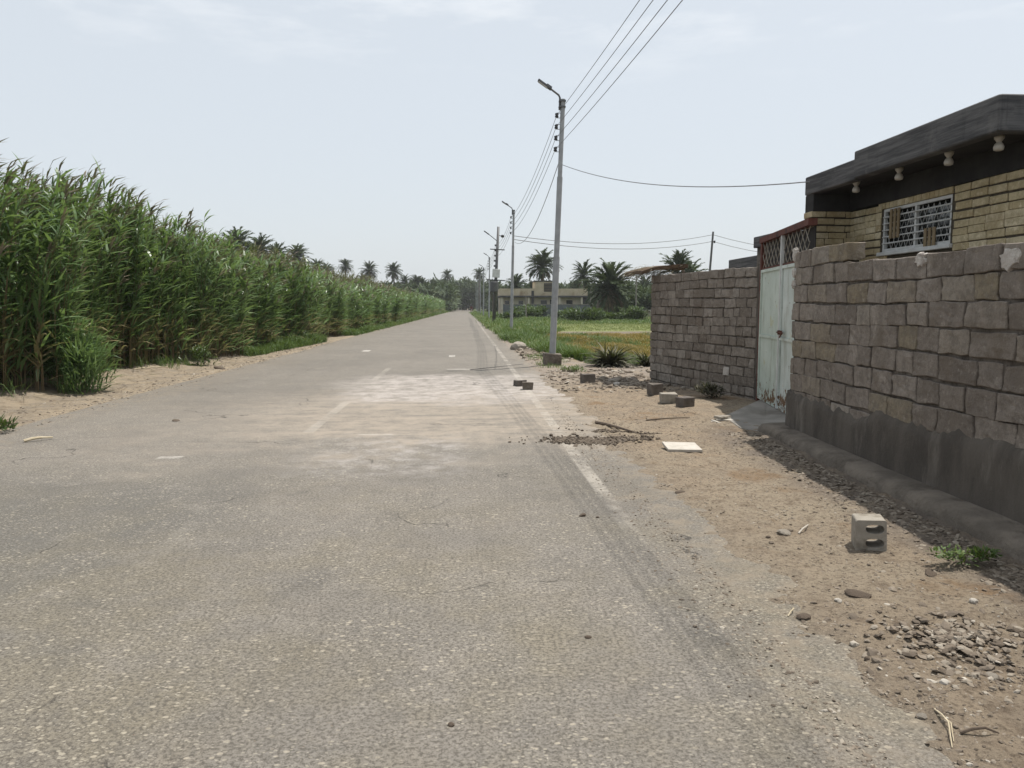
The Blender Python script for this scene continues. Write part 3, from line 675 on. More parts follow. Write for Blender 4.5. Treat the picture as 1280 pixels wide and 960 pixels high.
for i in range(16):
    px = 640+11*i+random.uniform(-4, 4); Yd = random.uniform(84, 120); q_ = atY(px, 383, Yd)
    bush('shrub', (q_.x, Yd, float(gh(q_.x, Yd))), (2.0, 1.3, random.uniform(.9, 1.9)), 700, .42, 200+i, 'dark green shrub in the hedge before the brick house and field', 'shrub', M_bush, GB)

# ------------------------------------------------------------------ block walls
def wall_blocks(p0, p1, thick, rows, bl, bh, bev, seed, mat, parent, name='blocks', gap=.017, jit=.009, toprow=None, zs=0.0, inset=.0, cut=None, soldier=False, lenjit=.35):
    """blocks between ground points p0 -> p1; the face lies on the left of that direction; toprow(s) gives the top height"""
    q = random.Random(seed); a = Vector(p0); b = Vector(p1); L = (b-a).length; u = (b-a)/L; w = Vector((-u.y, u.x, 0))
    m = MB()
    for r in range(rows):
        s = -q.uniform(0, .5)*bl if r % 2 else -.001
        while s < L-.02:
            l = bl*(1+q.uniform(-lenjit, lenjit)) if not soldier else bl
            s0, s1 = max(s, 0), min(s+l, L); s += l
            if s1-s0 < .05: continue
            z0 = zs+r*bh+.012*math.sin(s0*1.7+r); z1 = z0+bh-gap
            mid = (s0+s1)/2
            if toprow and z0+bh*.5 > toprow(mid): continue
            if cut and cut[2] < z1 and s1 > cut[0] and s0 < cut[1]:
                if s0 < cut[0]-.04 and s1 > cut[0]: s1 = cut[0]
                elif s1 > cut[1]+.04 and s0 < cut[1]: s0 = cut[1]
                else: continue
                mid = (s0+s1)/2
            o = q.uniform(-.008, .008)*(1 if bev > .006 else .4)
            c = []
            for zz in (z0, z1):
                for (ss, tt) in ((s0+gap/2, 0), (s1-gap/2, 0), (s1-gap/2, -thick), (s0+gap/2, -thick)):
                    v = a+u*(ss+q.uniform(-jit, jit))+w*(tt+(o if tt == 0 else -o)+q.uniform(-jit, jit)*.6); v.z = zz+q.uniform(-jit, jit); c.append(v)
            m.hexa(c, q.random())
    o = m.build(name, mat, parent, bevel=bev*.45 if bev > .006 else bev, seg=1)
    if bev > .006:
        bm = bmesh.new(); bm.from_mesh(o.data)
        bmesh.ops.subdivide_edges(bm, edges=[e for e in bm.edges if e.calc_length() > .09], cuts=4, use_grid_fill=True)
        for v in bm.verts:
            v.co += mnoise.noise_vector(v.co*7)*.011+mnoise.noise_vector(v.co*37)*.008
        bm.to_mesh(o.data); bm.free()
    return o
def core(p0, p1, thick, h, ins, mat, parent, name='mortar', z0=0, holes=None):
    a = Vector(p0); b = Vector(p1); u = (b-a).normalized(); w = Vector((-u.y, u.x, 0)); L = (b-a).length
    m = MB()
    for (s0, s1, za, zb) in (holes or [(ins, L-ins, z0, h)]):
        c = [a+u*s+w*t+Vector((0, 0, z)) for z in (za, zb) for s, t in ((s0, -ins), (s1, -ins), (s1, -thick+ins), (s0, -thick+ins))]
        m.hexa(c)
    return m.build(name, mat, parent)
# near wall: from the gate towards and past the camera;  face on the road side (-x)
NA = Vector((3.88, 8.98, 0)); NBp = Vector((3.52, 1.2, 0))
def flip(p0, p1): return p0, p1
near = thing('block_wall', (0, 0, 0), 'near grey concrete block wall with a dark damp plastered base, right of the road', 'wall')
# direction NBp->NA has left side = -x (road side)
Ln = (NA-NBp).length
def near_top(s): return 2.29 if s > Ln-1.35 else 2.10+.03*math.sin(s*2.1)
wall_blocks(NBp, NA, .2, 12, .40, .205, .013, 4, M_block, near, toprow=near_top, zs=.0)
core(NBp, NA, .2, 2.02, .024, M_mortar, near)
core(NBp+(NA-NBp)*((Ln-1.3)/Ln), NA, .2, 2.22, .018, M_mortar, near, name='end_mortar', z0=2.02)
# plaster band with a ragged top
u = (NA-NBp).normalized(); w = Vector((-u.y, u.x, 0))
def ribbon(name, s0, s1, ds, zlo, zhi, off, thick, mat, parent, seed, nz=6, rough=.012):
    S = np.arange(s0, s1+ds, ds); V = []; Fq = []
    for i, s in enumerate(S):
        hi = zhi(s)
        for k in range(nz+1):
            t = k/nz; zz = zlo+(hi-zlo)*t
            o = off+thick*(1-.75*max(0, (t-.8)/.2))+float((fbm(s*3.1, zz*3.1, seed)-.5)*rough*2)
            if k == nz: o = off-.03
            v = NBp+u*s+w*o; V.append((v.x, v.y, zz))
    for i in range(len(S)-1):
        for k in range(nz):
            a_ = i*(nz+1)+k; Fq.append((a_, a_+nz+1, a_+nz+2, a_+1))
    return link(name, np_mesh(name, np.array(V), np.array(Fq), smooth=True), mat, parent)
zt = lambda s: float(np.interp(s, [0, 3, Ln-1.5, Ln], [.78, .72, .60, .62])+.16*(fbm(s*1.3, 0, 7)-.5)+.10*(vn(s*5, 1, 8)-.5)+.06*(vn(s*15, 2, 8)-.5))
ribbon('plaster_base', 0, Ln+.02, .02, -.1, zt, .0, .03, M_damp, near, 12, 10)
# the base turns round the end of the wall
m = MB(); e0 = NA+u*.0; 
c = [NA+u*(-.3)+w*.028+Vector((0,0,-.1)), NA+u*.05+w*.032+Vector((0,0,-.1)), NA+u*.05-w*.22+Vector((0,0,-.1)), NA-u*.3-w*.22+Vector((0,0,-.1)),
     NA+u*(-.3)+w*.02+Vector((0,0,.55)), NA+u*.025+w*.02+Vector((0,0,.60)), NA+u*.025-w*.21+Vector((0,0,.6)), NA-u*.3-w*.21+Vector((0,0,.55))]
m.hexa(c); m.build('plaster_end', M_damp, near, bevel=.012, seg=2)
# footing
S = np.arange(0, Ln+.28, .06); V = []; Fq = []
prof = [(.30, -.15), (.285, .02), (.27, .11), (.235, .15), (.12, .165), (-.05, .17)]
for s in S:
    for k, (o, zz) in enumerate(prof):
        j = .06*(float(fbm(s*1.4+k*.13, k*.3, 15))-.5)
        v = NBp+u*s+w*(o+j*(1 if k < 4 else .3)); V.append((v.x, v.y, zz+.4*j))
npf = len(prof)
for i in range(len(S)-1):
    for k in range(npf-1): a_ = i*npf+k; Fq.append((a_, a_+npf, a_+npf+1, a_+1))
link('footing', np_mesh('footing', np.array(V), np.array(Fq), smooth=True), M_foot, near)
m = MB(); vs = [V[-npf+k] for k in range(npf)]+[(V[-1][0], V[-1][1], -.15)]; m.add(vs, [tuple(range(npf+1))]); m.build('footing_end', M_foot, near)
# gypsum dabs on the wall top and by the gate
def dab(center, sx, sz, seed, dep=.03, top=True):
    q = np.random.RandomState(seed); N = 22; V = [(0, 0, 0)]
    c0 = Vector(center); ring0 = []; ring1 = []
    for k in range(N):
        a_ = 2*math.pi*k/N; rr = q.uniform(.6, 1.12)
        dx, dz = math.cos(a_)*sx*rr, math.sin(a_)*sz*rr
        if dz > sz*.75: dz = sz*.75
        ring0.append(c0+u*dx*.8+Vector((0, 0, dz*.8))+w*dep*(q.uniform(.7, 1.2))); ring1.append(c0+u*dx+Vector((0, 0, dz))-w*.02)
    m = MB(); m.add([c0+w*dep*1.15]+ring0+ring1, [(0, 1+k, 1+(k+1) % N) for k in range(N)]+[(1+k, 1+N+k, 1+N+(k+1) % N, 1+(k+1) % N) for k in range(N)], .5)
    return m
def on_near(px, z):
    # point on near wall face seen at photo column px
    best = min(np.linspace(0, Ln, 400), key=lambda s: abs((lambda v: proj(v)[0])(NBp+u*s+Vector((0, 0, z)))-px)); return NBp+u*best+Vector((0, 0, z))
ICR = ROT.transposed()
def proj(v):
    d = ICR @ (Vector(v)-Vector((0, 0, CAMH))); return 640+F*d.x/-d.z, 480-F*d.y/-d.z
for i, (px, z, sx, sz) in enumerate(((1151, 1.985, .10, .085), (1262, 1.93, .15, .10))):
    dab(on_near(px, z), sx, sz, 40+i, .006).build('gypsum_patch', M_gyps, near)
for i, z in enumerate((2.22, 2.0, 1.86)):
    dab(NA+u*-.03+Vector((0, 0, z)), .06, .10 if i == 0 else .07, 50+i, .02).build('gypsum_patch', M_gyps, near)

# far wall
FA = Vector((4.74, 12.35, 0)); FB = Vector((3.84, 15.9, 0))
farw = thing('block_wall', (0, 0, 0), 'far weathered concrete block wall running from the gate to the marsh', 'wall')
Lf = (FB-FA).length
wall_blocks(FA, FB, .2, 14, .29, .166, .012, 9, M_block2, farw, zs=-.07, lenjit=.45)
core(FA, FB, .2, 2.14, .024, M_mortar, farw, z0=-.2)
# return of the far wall at its left end, and back along the yard
FC = FB+Vector((3.2, 1.0, 0))
wall_blocks(FB+Vector((.22, .06, 0)), FC, .2, 12, .36, .20, .012, 10, M_block2, farw, name='side_blocks', toprow=lambda s: 2.2, zs=-.06)
core(FB+Vector((.2, .06, 0)), FC, .2, 2.1, .016, M_mortar, farw, name='side_mortar', z0=-.3)
uf = (FB-FA).normalized(); wf = Vector((-uf.y, uf.x, 0))
m = MB()
def wallpoint(px, py):
    # intersection of a photo ray with the far wall's face plane
    d = ray(px, py); nrm = wf; t = (FA-Vector((0, 0, CAMH))).dot(nrm)/d.dot(nrm); return Vector((0, 0, CAMH))+d*t
c0 = wallpoint(908, 464)
Mx = Matrix.Translation(c0)@Matrix.Rotation(math.atan2(uf.y, uf.x), 4, 'Z')
m.obox(Mx, .16, .05, .15, jit=.012); m.build('gypsum_patch', M_gyps, farw, bevel=.008)
# dark jamb at the gate end
m = MB(); c = [FA-uf*.02+wf*.02, FA-uf*.16+wf*.02, FA-uf*.16-wf*.24, FA-uf*.02-wf*.24]
m.hexa([Vector((v.x, v.y, -.1)) for v in c]+[Vector((v.x, v.y, 2.30)) for v in c]); m.build('gate_pier', M_damp, farw, bevel=.01)

# ------------------------------------------------------------------ gate
GA = Vector((4.74, 12.16, .10)); GB_ = Vector((4.28, 9.42, .10))
gu = (GB_-GA).normalized(); gl = (GB_-GA).length; gw = Vector((gu.y, -gu.x, 0))
if gw.x > 0: gw = -gw
gate = thing('gate', GA, 'mint green chipped steel gate with a rusty lattice transom between the two block walls', 'gate')
def gp(s, t, z): return gu*s+gw*t+Vector((0, 0, z))
def gbox(m, s0, s1, t0, t1, z0, z1, r=.5):
    m.hexa([gp(s, t, z) for z in (z0, z1) for s, t in ((s0, t0), (s1, t0), (s1, t1), (s0, t1))], r)
SP = gl*.50; ZT, ZL = 2.07, 2.50
for i, (s0, s1) in enumerate(((.05, SP-.025), (SP+.025, gl-.05))):
    m = MB(); gbox(m, s0, s1, -.012, .012, .04, ZT)
    gm_ = M_mint if i == 0 else M_mintw; leaf = m.build('leaf', gm_, gate)
    m = MB()
    for (a_, b_, za, zb) in ((s0+.002, s0+.042, .03, ZT+.004), (s1-.042, s1-.002, .03, ZT+.004), (s0+.042, s1-.042, .03, .075), (s0+.042, s1-.042, ZT-.04, ZT+.004), (s0+.042, s1-.042, 1.02, 1.06)):
        gbox(m, a_, b_, .014, .036, za, zb)
    m.build('leaf_frame', gm_, leaf)
    for zz in (.3, 1.75):
        m = MB(); b_ = gp(s0+.0 if i == 0 else s1, .03, zz); m.tube([b_, b_+Vector((0, 0, .12))], .016, 8); m.build('hinge', M_rust, leaf)
    leaf['label'] = 'pale mint green gate leaf with rusty lower edge' if i == 0 else 'whiter gate leaf with the bolt'
    if i == 1:
        m = MB(); b_ = gp(s0-.06, .05, 1.13); m.tube([b_, b_+gu*.30], .013, 8); gbox(m, s0+.01, s0+.05, .036, .062, 1.10, 1.16); gbox(m, s0+.15, s0+.19, .036, .062, 1.10, 1.16)
        m.tube([gp(s0+.20, .05, 1.13), gp(s0+.20, .075, 1.06)], .01, 6)
        m.build('bolt', M_rust, leaf)
m = MB(); gbox(m, SP-.022, SP+.022, .0, .045, .03, ZL); m.build('centre_bar', M_white, gate)
m = MB(); gbox(m, -.05, .045, -.04, .03, -.1, ZL); m.build('post', M_rust, gate); m = MB(); gbox(m, gl-.045, gl+.06, -.04, .03, -.1, ZT); m.build('post', M_rust, gate)
m = MB(); gbox(m, -.06, gl+.02, -.06, .05, ZL+.002, ZL+.085); gbox(m, .05, SP-.024, -.02, .02, ZT+.01, ZT+.035); gbox(m, SP+.024, gl-.05, -.02, .02, ZT+.01, ZT+.035); m.build('lintel', M_rust, gate)
m = MB()
for half in ((.06, SP-.04), (SP+.04, gl-.06)):
    k = 6; ds = (half[1]-half[0])/k; zm = (ZT+.04+ZL)/2
    for j in range(k):
        s0 = half[0]+j*ds
        for za, zb in ((ZT+.04, zm), (zm, ZL)):
            m.tube([gp(s0, .0, za), gp(s0+ds, .0, zb)], .006, 5); m.tube([gp(s0+ds, .010, za), gp(s0, .010, zb)], .006, 5)
m.build('lattice', M_loose, gate)
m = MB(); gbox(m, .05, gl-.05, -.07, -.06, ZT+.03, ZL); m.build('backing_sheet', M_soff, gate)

# concrete apron in front of the gate
pts = [gnd(905, 527), gnd(930, 519), gnd(955, 508), GA+gw*-.15, GB_+gw*-.15, Vector((4.0, 9.25, 0)), Vector((3.75, 9.2, 0)), gnd(985, 543), gnd(950, 545), gnd(925, 541)]
m = MB(); top = []; bot = []
cx = sum((p_.x for p_ in pts))/len(pts); cy = sum((p_.y for p_ in pts))/len(pts)
for p_ in pts:
    hz = .03+.08*float(sstep(3.6, 4.4, p_.x)); top.append((p_.x, p_.y, hz+float(gh(3.2, p_.y)))); bot.append((p_.x+(p_.x-cx)*.06, p_.y+(p_.y-cy)*.06, -.08))
N = len(pts); m.add(top+bot+[(cx, cy, .085)], [(2*N, k, (k+1) % N) for k in range(N)]+[(k, N+k, N+(k+1) % N, (k+1) % N) for k in range(N)])
tag(m.build('concrete_apron', M_conc), kind='structure')

# ------------------------------------------------------------------ house on the right
house = thing('brick_house', (0, 0, 0), 'yellow brick house with a dark concrete roof canopy behind the near block wall', 'house')
HX, HY0, HY1 = 5.15, 3.0, 10.2
WZ0, WZ1 = 2.27, 2.79; WY0, WY1 = 8.02, 9.38
# front wall: path direction so the left side faces the road (-x): going from near (small y) to far
hp0, hp1 = Vector((HX, HY0, 0)), Vector((HX, HY1-.0, 0))
BH, BL = .0869, .262
def wsolid(s, z):
    yy_ = HY0+s; return WY0-.02 < yy_ < WY1+.02 and WZ0-.05 < z
wall_blocks(hp0, hp1, .24, 33, BL, BH, .005, 3, M_brick, house, name='front_wall', gap=.012, jit=.003, cut=(WY0-HY0-.03, WY1-HY0+.03, WZ0-.03), toprow=lambda s: 2.86, lenjit=.06)
LH = HY1-HY0
core(hp0, hp1, .24, 2.82, .013, M_joint, house, name='joint_mortar', holes=[(0.01, LH-.01, 0, WZ0-.01), (.01, WY0-HY0, WZ0-.009, 2.84), (WY1-HY0, LH-.01, WZ0-.009, 2.84)])
# soldier bricks over the window
m = MB(); s_ = WY0-.02
while s_ < WY1+.02:
    m.box(HX+random.uniform(-.004, .004), HX+.2, s_+.005, s_+.078, 2.795, 2.865, random.random()); s_ += .082
m.build('soldier_course', M_brick, house)
# wing wall facing the camera at the far end
wall_blocks(Vector((HX+.2, HY1+.005, 0)), Vector((4.62, HY1+.005, 0)), .24, 33, BL, BH, .005, 6, M_brick, house, name='wing_wall', gap=.012, jit=.003, toprow=lambda s: 2.86, lenjit=.06)
core(Vector((HX+.2, HY1+.005, 0)), Vector((4.62, HY1+.005, 0)), .24, 2.84, .013, M_joint, house, name='wing_mortar')
m = MB(); m.box(HX+.03, 9.0, HY0, HY0+.24, 0, 2.85); m.box(8.8, 9.0, HY0+.241, HY1+.24, 0, 2.85); m.box(HX+.2, 8.799, HY1+.03, HY1+.24, 0, 2.85); m.build('rear_walls', M_joint, house)
# canopy: stepped fascia, soffit, beam over the wall
m = MB(); Lp = [(4.60, 6.57), (9.05, 6.57), (9.05, 6.70), (4.74, 6.70), (4.74, 9.07), (4.60, 9.07)]
m.add([(a_, b_, z_) for z_ in (3.11, 3.425) for a_, b_ in Lp], [(0, 5, 4, 3), (0, 3, 2, 1), (6, 9, 10, 11), (6, 7, 8, 9)]+[(k, (k+1) % 6, 6+(k+1) % 6, 6+k) for k in range(6)])
m.box(4.625, 4.75, 9.072, 10.44, 3.10, 3.345); m.build('fascia', M_fascia, house, bevel=.012)
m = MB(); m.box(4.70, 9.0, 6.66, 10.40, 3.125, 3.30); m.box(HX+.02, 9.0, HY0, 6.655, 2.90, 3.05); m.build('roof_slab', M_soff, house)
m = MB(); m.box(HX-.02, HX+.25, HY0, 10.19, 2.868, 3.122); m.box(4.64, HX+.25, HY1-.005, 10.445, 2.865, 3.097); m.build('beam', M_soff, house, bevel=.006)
# window
win = tag(bpy.data.objects.new('window', None)); COL.objects.link(win); win.parent = house; win.location = (HX, (WY0+WY1)/2, WZ0)
wy, wz = WY1-WY0, WZ1-WZ0
m = MB(); m.box(.16, .20, -wy/2+.002, wy/2-.002, .002, wz-.002); m.build('pane', M_glassd, win)
m = MB()
for a_, b_, za, zb in ((-wy/2, -wy/2+.035, 0, wz), (wy/2-.035, wy/2, 0, wz), (-.018, .018, .035, wz-.035), (-wy/2+.035, wy/2-.035, 0, .035), (-wy/2+.035, wy/2-.035, wz-.035, wz)): m.box(.02, .055, a_, b_, za, zb)
m.build('frame', M_white, win)
m = MB()
for zz in (.10, .18, .26, .34, .42): m.tube([(.012, -wy/2+.01, zz), (.012, wy/2-.01, zz)], .009, 6)
k = 13; ds = wy/k
for j in range(k):
    a_ = -wy/2+j*ds
    for zz in (.04, .27):
        m.tube([(.07, a_, zz), (.07, a_+ds, zz+.21)], .0035, 4); m.tube([(.075, a_+ds, zz), (.075, a_, zz+.21)], .0035, 4)
m.build('grille', M_white, win)
for (a_, za, zb) in ((wy/2-.24, .15, .50), (wy/2-.32, .15, .50), (wy/2-.40, .15, .50), (-wy/2+.24, -.02, .2), (-wy/2+.32, -.02, .2), (-wy/2+.40, -.02, .2)): m = MB(); m.box(-.012, .0, a_, a_+.05, za, zb); m.build('slat', M_tan, win)
m = MB(); m.box(-.03, .14, -wy/2-.05, wy/2+.05, -.05, -.004); m.build('sill', M_white, win, bevel=.006)
# canopy lamps
def canopy_lamp(loc, label):
    t = thing('ceiling_lamp', loc, label, 'lamp', 'spool shaped lamps under the canopy')
    m = MB(); m.lathe([(.0, 0), (.055, 0), (.052, -.03), (.028, -.062), (.026, -.07)], 16); m.build('holder', M_opal, t, smooth=True)
    m = MB(); m.lathe([(.026, -.0705), (.045, -.09), (.056, -.12), (.05, -.15), (.03, -.158), (0, -.16)], 16); m.build('shade', M_opal, t, smooth=True)
    t.scale = (.8, .8, .85)
    return t
l0 = canopy_lamp((4.78, 9.34, 3.123), 'canopy lamp nearest the far end of the brick house, beside the wing wall')
for y_, lab in ((8.40, 'canopy lamp over the left part of the barred window'), (7.52, 'canopy lamp over the right end of the barred window'), (6.80, 'canopy lamp closest to the near corner of the dark roof')): dup(l0, (4.78, y_, 3.123), 0, lab)

# outbuildings behind the gate
ob = thing('outbuilding', (6.0, 14.2, 0), 'low grey concrete outbuilding just showing above the gate and far wall', 'outbuilding')
m = MB(); m.box(-.08, 3.2, 0, 1.3, 0, 2.78); m.box(.22, 3.2, 1.302, 3.6, 0, 2.42); m.build('wall', M_foot, ob)
m = MB(); m.box(-.14, 3.3, -.06, 1.36, 2.782, 3.0); m.box(.16, 3.3, 1.362, 3.7, 2.422, 2.68); m.build('roof', M_fascia, ob, bevel=.01)

# dry palm mat on the left end of the far wall
mat_r = thing('shade_roof', (3.60, 15.75, 2.30), 'brown dry palm mat roof sagging over the left end of the far block wall', 'shade roof')
m = MB(); N = 6; V = []
for i in range(N+1):
    for j in range(5):
        V.append((-.02+i*.155+random.uniform(-.02, .02), -.2+j*.45, .02+.13*math.sin(min(1, i/4)*1.5)+random.uniform(-.015, .015)+j*.01))
nv = len(V); V += [(x_, y_, z_-.075+random.uniform(-.02, .02)) for x_, y_, z_ in V]; Fq = []
for i in range(N):
    for j in range(4):
        a_ = i*5+j; Fq += [(a_, a_+5, a_+6, a_+1), (nv+a_, nv+a_+1, nv+a_+6, nv+a_+5)]
for i in range(N): Fq += [(i*5, nv+i*5, nv+i*5+5, i*5+5), (i*5+4, i*5+9, nv+i*5+9, nv+i*5+4)]
for j in range(4): Fq += [(j, j+1, nv+j+1, nv+j), (N*5+j, nv+N*5+j, nv+N*5+j+1, N*5+j+1)]
m.add(V, Fq); m.build('mat', M_straw, mat_r)
nb = NB(); q_ = 420
nb.add(*strips(np.stack([U(-.02, .9, q_), U(-.2, 1.6, q_), U(-.02, .14, q_)], 1), U(2.4, 4.6, q_), U(-.6, .25, q_), U(.15, .4, q_), np.full(q_, .015), U(0, .8, q_), np.full(q_, 1.)*U(.9, 1, q_), 3)); nb.build('frayed_frond', M_dead, mat_r)
m = MB(); m.tube([(1.3, 1.5, -2.2), (1.3, 1.5, .12)], .035, 7); m.build('post', M_trunk, mat_r)

# ------------------------------------------------------------------ street lamps, poles, wires
def street_lamp(loc, label, group, lean, ped=True):
    t = thing('street_lamp', loc, label, 'street lamp', group); t.rotation_euler = (0, lean, 0)
    if ped:
        m = MB(); m.obox(Matrix.Translation((0, 0, .10)), .46, .46, .42, jit=.012); m.build('plinth', M_foot, t, bevel=.02, seg=2)
    m = MB(); m.tube([(0, 0, -.1), (0, 0, 2.9)], .088, 14); m.tube([(0, 0, 2.9), (0, 0, 5.0)], .074, 14); m.tube([(0, 0, 5.0), (0, 0, 7.0)], .060, 14); m.build('pole', M_galv, t, smooth=False)
    m = MB(); m.tube([(-.085, 0, 6.72), (-.085, 0, 7.03), (-.12, 0, 7.10), (-.36, 0, 7.26)], .026, 8); m.box(-.11, .07, -.07, .07, 6.78, 6.82); m.box(-.11, .07, -.07, .07, 6.93, 6.97); m.build('arm', M_dkmet, t)
    Mx = Matrix.Translation((-.50, 0, 7.345))@Matrix.Rotation(R(32), 4, 'Y')
    m = MB(); m.obox(Mx, .42, .15, .055); m.obox(Mx@Matrix.Translation((.12, 0, .035)), .16, .11, .05); hd = m.build('lamp_head', M_dkmet, t, bevel=.014, seg=2)
    m = MB(); m.obox(Mx@Matrix.Translation((-.04, 0, -.034)), .28, .12, .012); m.build('lens', M_lens, hd)
    for zz in (6.58, 6.29, 6.0, 5.71):
        m = MB(); m.lathe([(0, -.055), (.045, -.05), (.05, -.02), (.032, 0), (.05, .02), (.045, .05), (0, .055)], 10, (-.15, 0, zz)); ins = m.build('insulator', M_insul, t, smooth=True)
        m = MB(); m.tube([(-.03, 0, zz+.06), (-.15, 0, zz+.065), (-.15, 0, zz-.065), (-.03, 0, zz-.06)], .010, 5); m.build('bracket', M_dkmet, ins)
    return t
LG = 'street lamps along the right side of the road'
g = gnd(690, 457); L1 = street_lamp((g.x, g.y, gh(g.x, g.y)), 'nearest tall grey street lamp leaning right on a square concrete footing', LG, R(2.1))
lampbase = [(g.x, g.y, R(2.1))]
labs = ['second street lamp from the camera, standing in green verge grass', None, 'street lamp just beyond the transformer pole', 'fourth street lamp along the road, left of the transformer pole', 'small distant street lamp fifth along the road', 'sixth tiny street lamp along the road', 'seventh and farthest tiny street lamp near the palm grove']
for i, Yd in enumerate((44, 64, 86, 109, 133, 157, 182)):
    px = (640.2, 619, 611.5, 604.5, 600.2, 597.4, 595.2)[i]
    q_ = atY(px, 383, Yd); le = (R(1.2), R(2.9), R(.8), R(.6), 0, 0, 0)[i]; xb = q_.x-math.sin(le)*2.6
    lampbase.append((xb, Yd, le))
    if labs[i] is None: continue
    o = dup(L1, (xb, Yd, float(gh(xb, Yd))), 0, labs[i]); o.rotation_euler = (0, le, 0)
# transformer pole
bx, by, le = lampbase[2]
tp = thing('utility_pole', (bx, by, float(gh(bx, by))), 'leaning wooden utility pole carrying a transformer, cable coils and a lamp arm', 'utility pole'); tp.rotation_euler = (0, le, 0)
m = MB(); m.tube([(0, 0, -.2), (0, 0, 8.1)], [.15, .10], 12); m.build('pole', M_dkmet, tp, smooth=True)
m = MB(); m.tube([(0, 0, 6.9), (-.55, 0, 7.3), (-.85, 0, 7.5)], .03, 8); m.obox(Matrix.Translation((-.95, 0, 7.56))@Matrix.Rotation(R(32), 4, 'Y'), .5, .16, .08); m.build('lamp_arm', M_dkmet, tp)
m = MB(); m.lathe([(0, 2.75), (.30, 2.75), (.34, 2.8), (.34, 3.55), (.30, 3.62), (0, 3.64)], 18, (-.12, -.30, 0)); tr_ = m.build('transformer_tank', M_dkmet, tp)
for k in range(3):
    m = MB(); m.lathe([(.03, 3.6), (.05, 3.66), (.03, 3.7), (.05, 3.75), (.02, 3.84), (0, 3.85)], 8, (-.3+.18*k, -.30, 0)); m.build('bushing', M_insul, tr_)
m = MB(); m.box(-.32, .30, -.18, -.11, 3.95, 4.65); m.build('meter_box', M_white, tp, bevel=.02)
m = MB(); m.box(-.75, .75, -.19, -.13, 3.70, 3.78); m.build('cross_arm', M_dkmet, tp); m = MB(); m.box(-.6, .6, -.17, -.115, 6.2, 6.28); m.build('cross_arm', M_dkmet, tp)
m = MB(); m.lathe([(.02, -.12), (.10, -.10), (.16, 0), (.10, .10), (.02, .12)], 10, (.38, 0, 7.35)); m.tube([(.05, 0, 7.4), (.38, 0, 7.35)], .03, 6); m.build('cable_coil', M_insul, tp)
for k in range(5):
    m = MB(); m.lathe([(0, -.08), (.08, -.06), (.05, 0), (.08, .06), (0, .08)], 8, (-.17, 0, 4.9+.42*k)); m.build('insulator', M_insul, tp)
def wire_pts(a, b, sag, n_=14):
    a = Vector(a); b = Vector(b); return [a.lerp(b, i/n_)-Vector((0, 0, sag*4*(i/n_)*(1-i/n_))) for i in range(n_+1)]
def at_pole(i, h, dx=-.15):
    x_, y_, l_ = lampbase[i]; return Vector((x_+math.sin(l_)*h+dx*math.cos(l_), y_, float(gh(x_, y_))+math.cos(l_)*h-math.sin(l_)*dx))
names = ('topmost', 'second', 'third', 'lowest')
for k, (zz, pxt) in enumerate(zip((6.58, 6.29, 6.0, 5.71), (797, 813, 830, 848))):
    m = MB(); a_ = at_pole(0, zz)
    d = ray(pxt, 0); tt = (zz-.12-CAMH)/d.z; pt_ = Vector((d.x*tt, d.y*tt, 0)); s_ = (pt_.x-a_.x)/(pt_.y-a_.y)
    e_ = Vector((a_.x+s_*(-3-a_.y), -3.0, zz))
    pts = wire_pts(e_, a_, .20, 20)
    for i in range(4): pts += wire_pts(at_pole(i, zz), at_pole(i+1, zz), .38 if i < 2 else .3, 12)[1:]
    m.tube(pts, [.0065 if p_.y < 21 else .0065+.00008*(p_.y-20) for p_ in pts], 5)
    tag(m.build('overhead_wire', M_wire), names[k]+' of the four parallel overhead wires strung along the street lamps', 'wire', 'wires along the street lamps')
m = MB(); m.tube(wire_pts(at_pole(0, 5.35, -.05), at_pole(1, 5.2, .1), .75), .010, 5); tag(m.build('slack_cable', M_wire), 'single slack cable hanging between the two nearest street lamps below the four wires', 'cable')
m = MB(); m.tube(wire_pts(at_pole(0, 5.32, .05), (4.63, 10.3, 3.27), .26, 20), .008, 5); tag(m.build('service_cable', M_wire), 'sagging service cable from the nearest street lamp to the brick house corner', 'cable')
q_ = atY(883, 337, 58); dp = thing('utility_pole', (q_.x, 58, float(gh(q_.x, 58))), 'thin dark utility pole standing far behind the far block wall', 'utility pole'); dp.rotation_euler = (0, R(3.5), 0)
m = MB(); m.tube([(0, 0, -.2), (0, 0, 7.35)], [.11, .075], 8); m.build('pole', M_dkmet, dp)
m = MB(); m.lathe([(0, -.1), (.07, -.08), (.07, .08), (0, .1)], 8, (.17, 0, 6.6)); m.tube([(0, 0, 6.6), (.17, 0, 6.6)], .03, 5); m.build('insulator', M_insul, dp)
tx_ = q_.x+.42
for k, (h1, h2, lab) in enumerate(((5.55, 7.0, 'upper thin cable from the second street lamp to the pole behind the wall'), (5.35, 6.5, 'lower thin cable from the second street lamp to the pole behind the wall'))):
    m = MB(); e_ = atY(1060, 312+8*k, 62); m.tube(wire_pts(at_pole(1, h1, .05), (tx_, 58, h2), .55)+wire_pts((tx_, 58, h2), e_, .5, 8)[1:], .018, 5)
    tag(m.build('cross_cable', M_wire), lab, 'cable')
for px, Yd, h, lab in ((795, 96, 5.4, 'thin pale post left of the block wall in front of the grove'), (738.5, 108, 4.2, 'thin pale post right of the brick house'), (657.5, 108, 3.0, 'thin post in front of the brick house left wing')):
    q_ = atY(px, 383, Yd); t = thing('fence_post', (q_.x, Yd, float(gh(q_.x, Yd))), lab, 'post')
    m = MB(); m.tube([(0, 0, -.2), (0, 0, h)], [.10, .08], 8); m.build('shaft', M_conc, t); m = MB(); m.box(-.12, .12, -.12, .12, h+.001, h+.06); m.build('cap', M_conc, t)

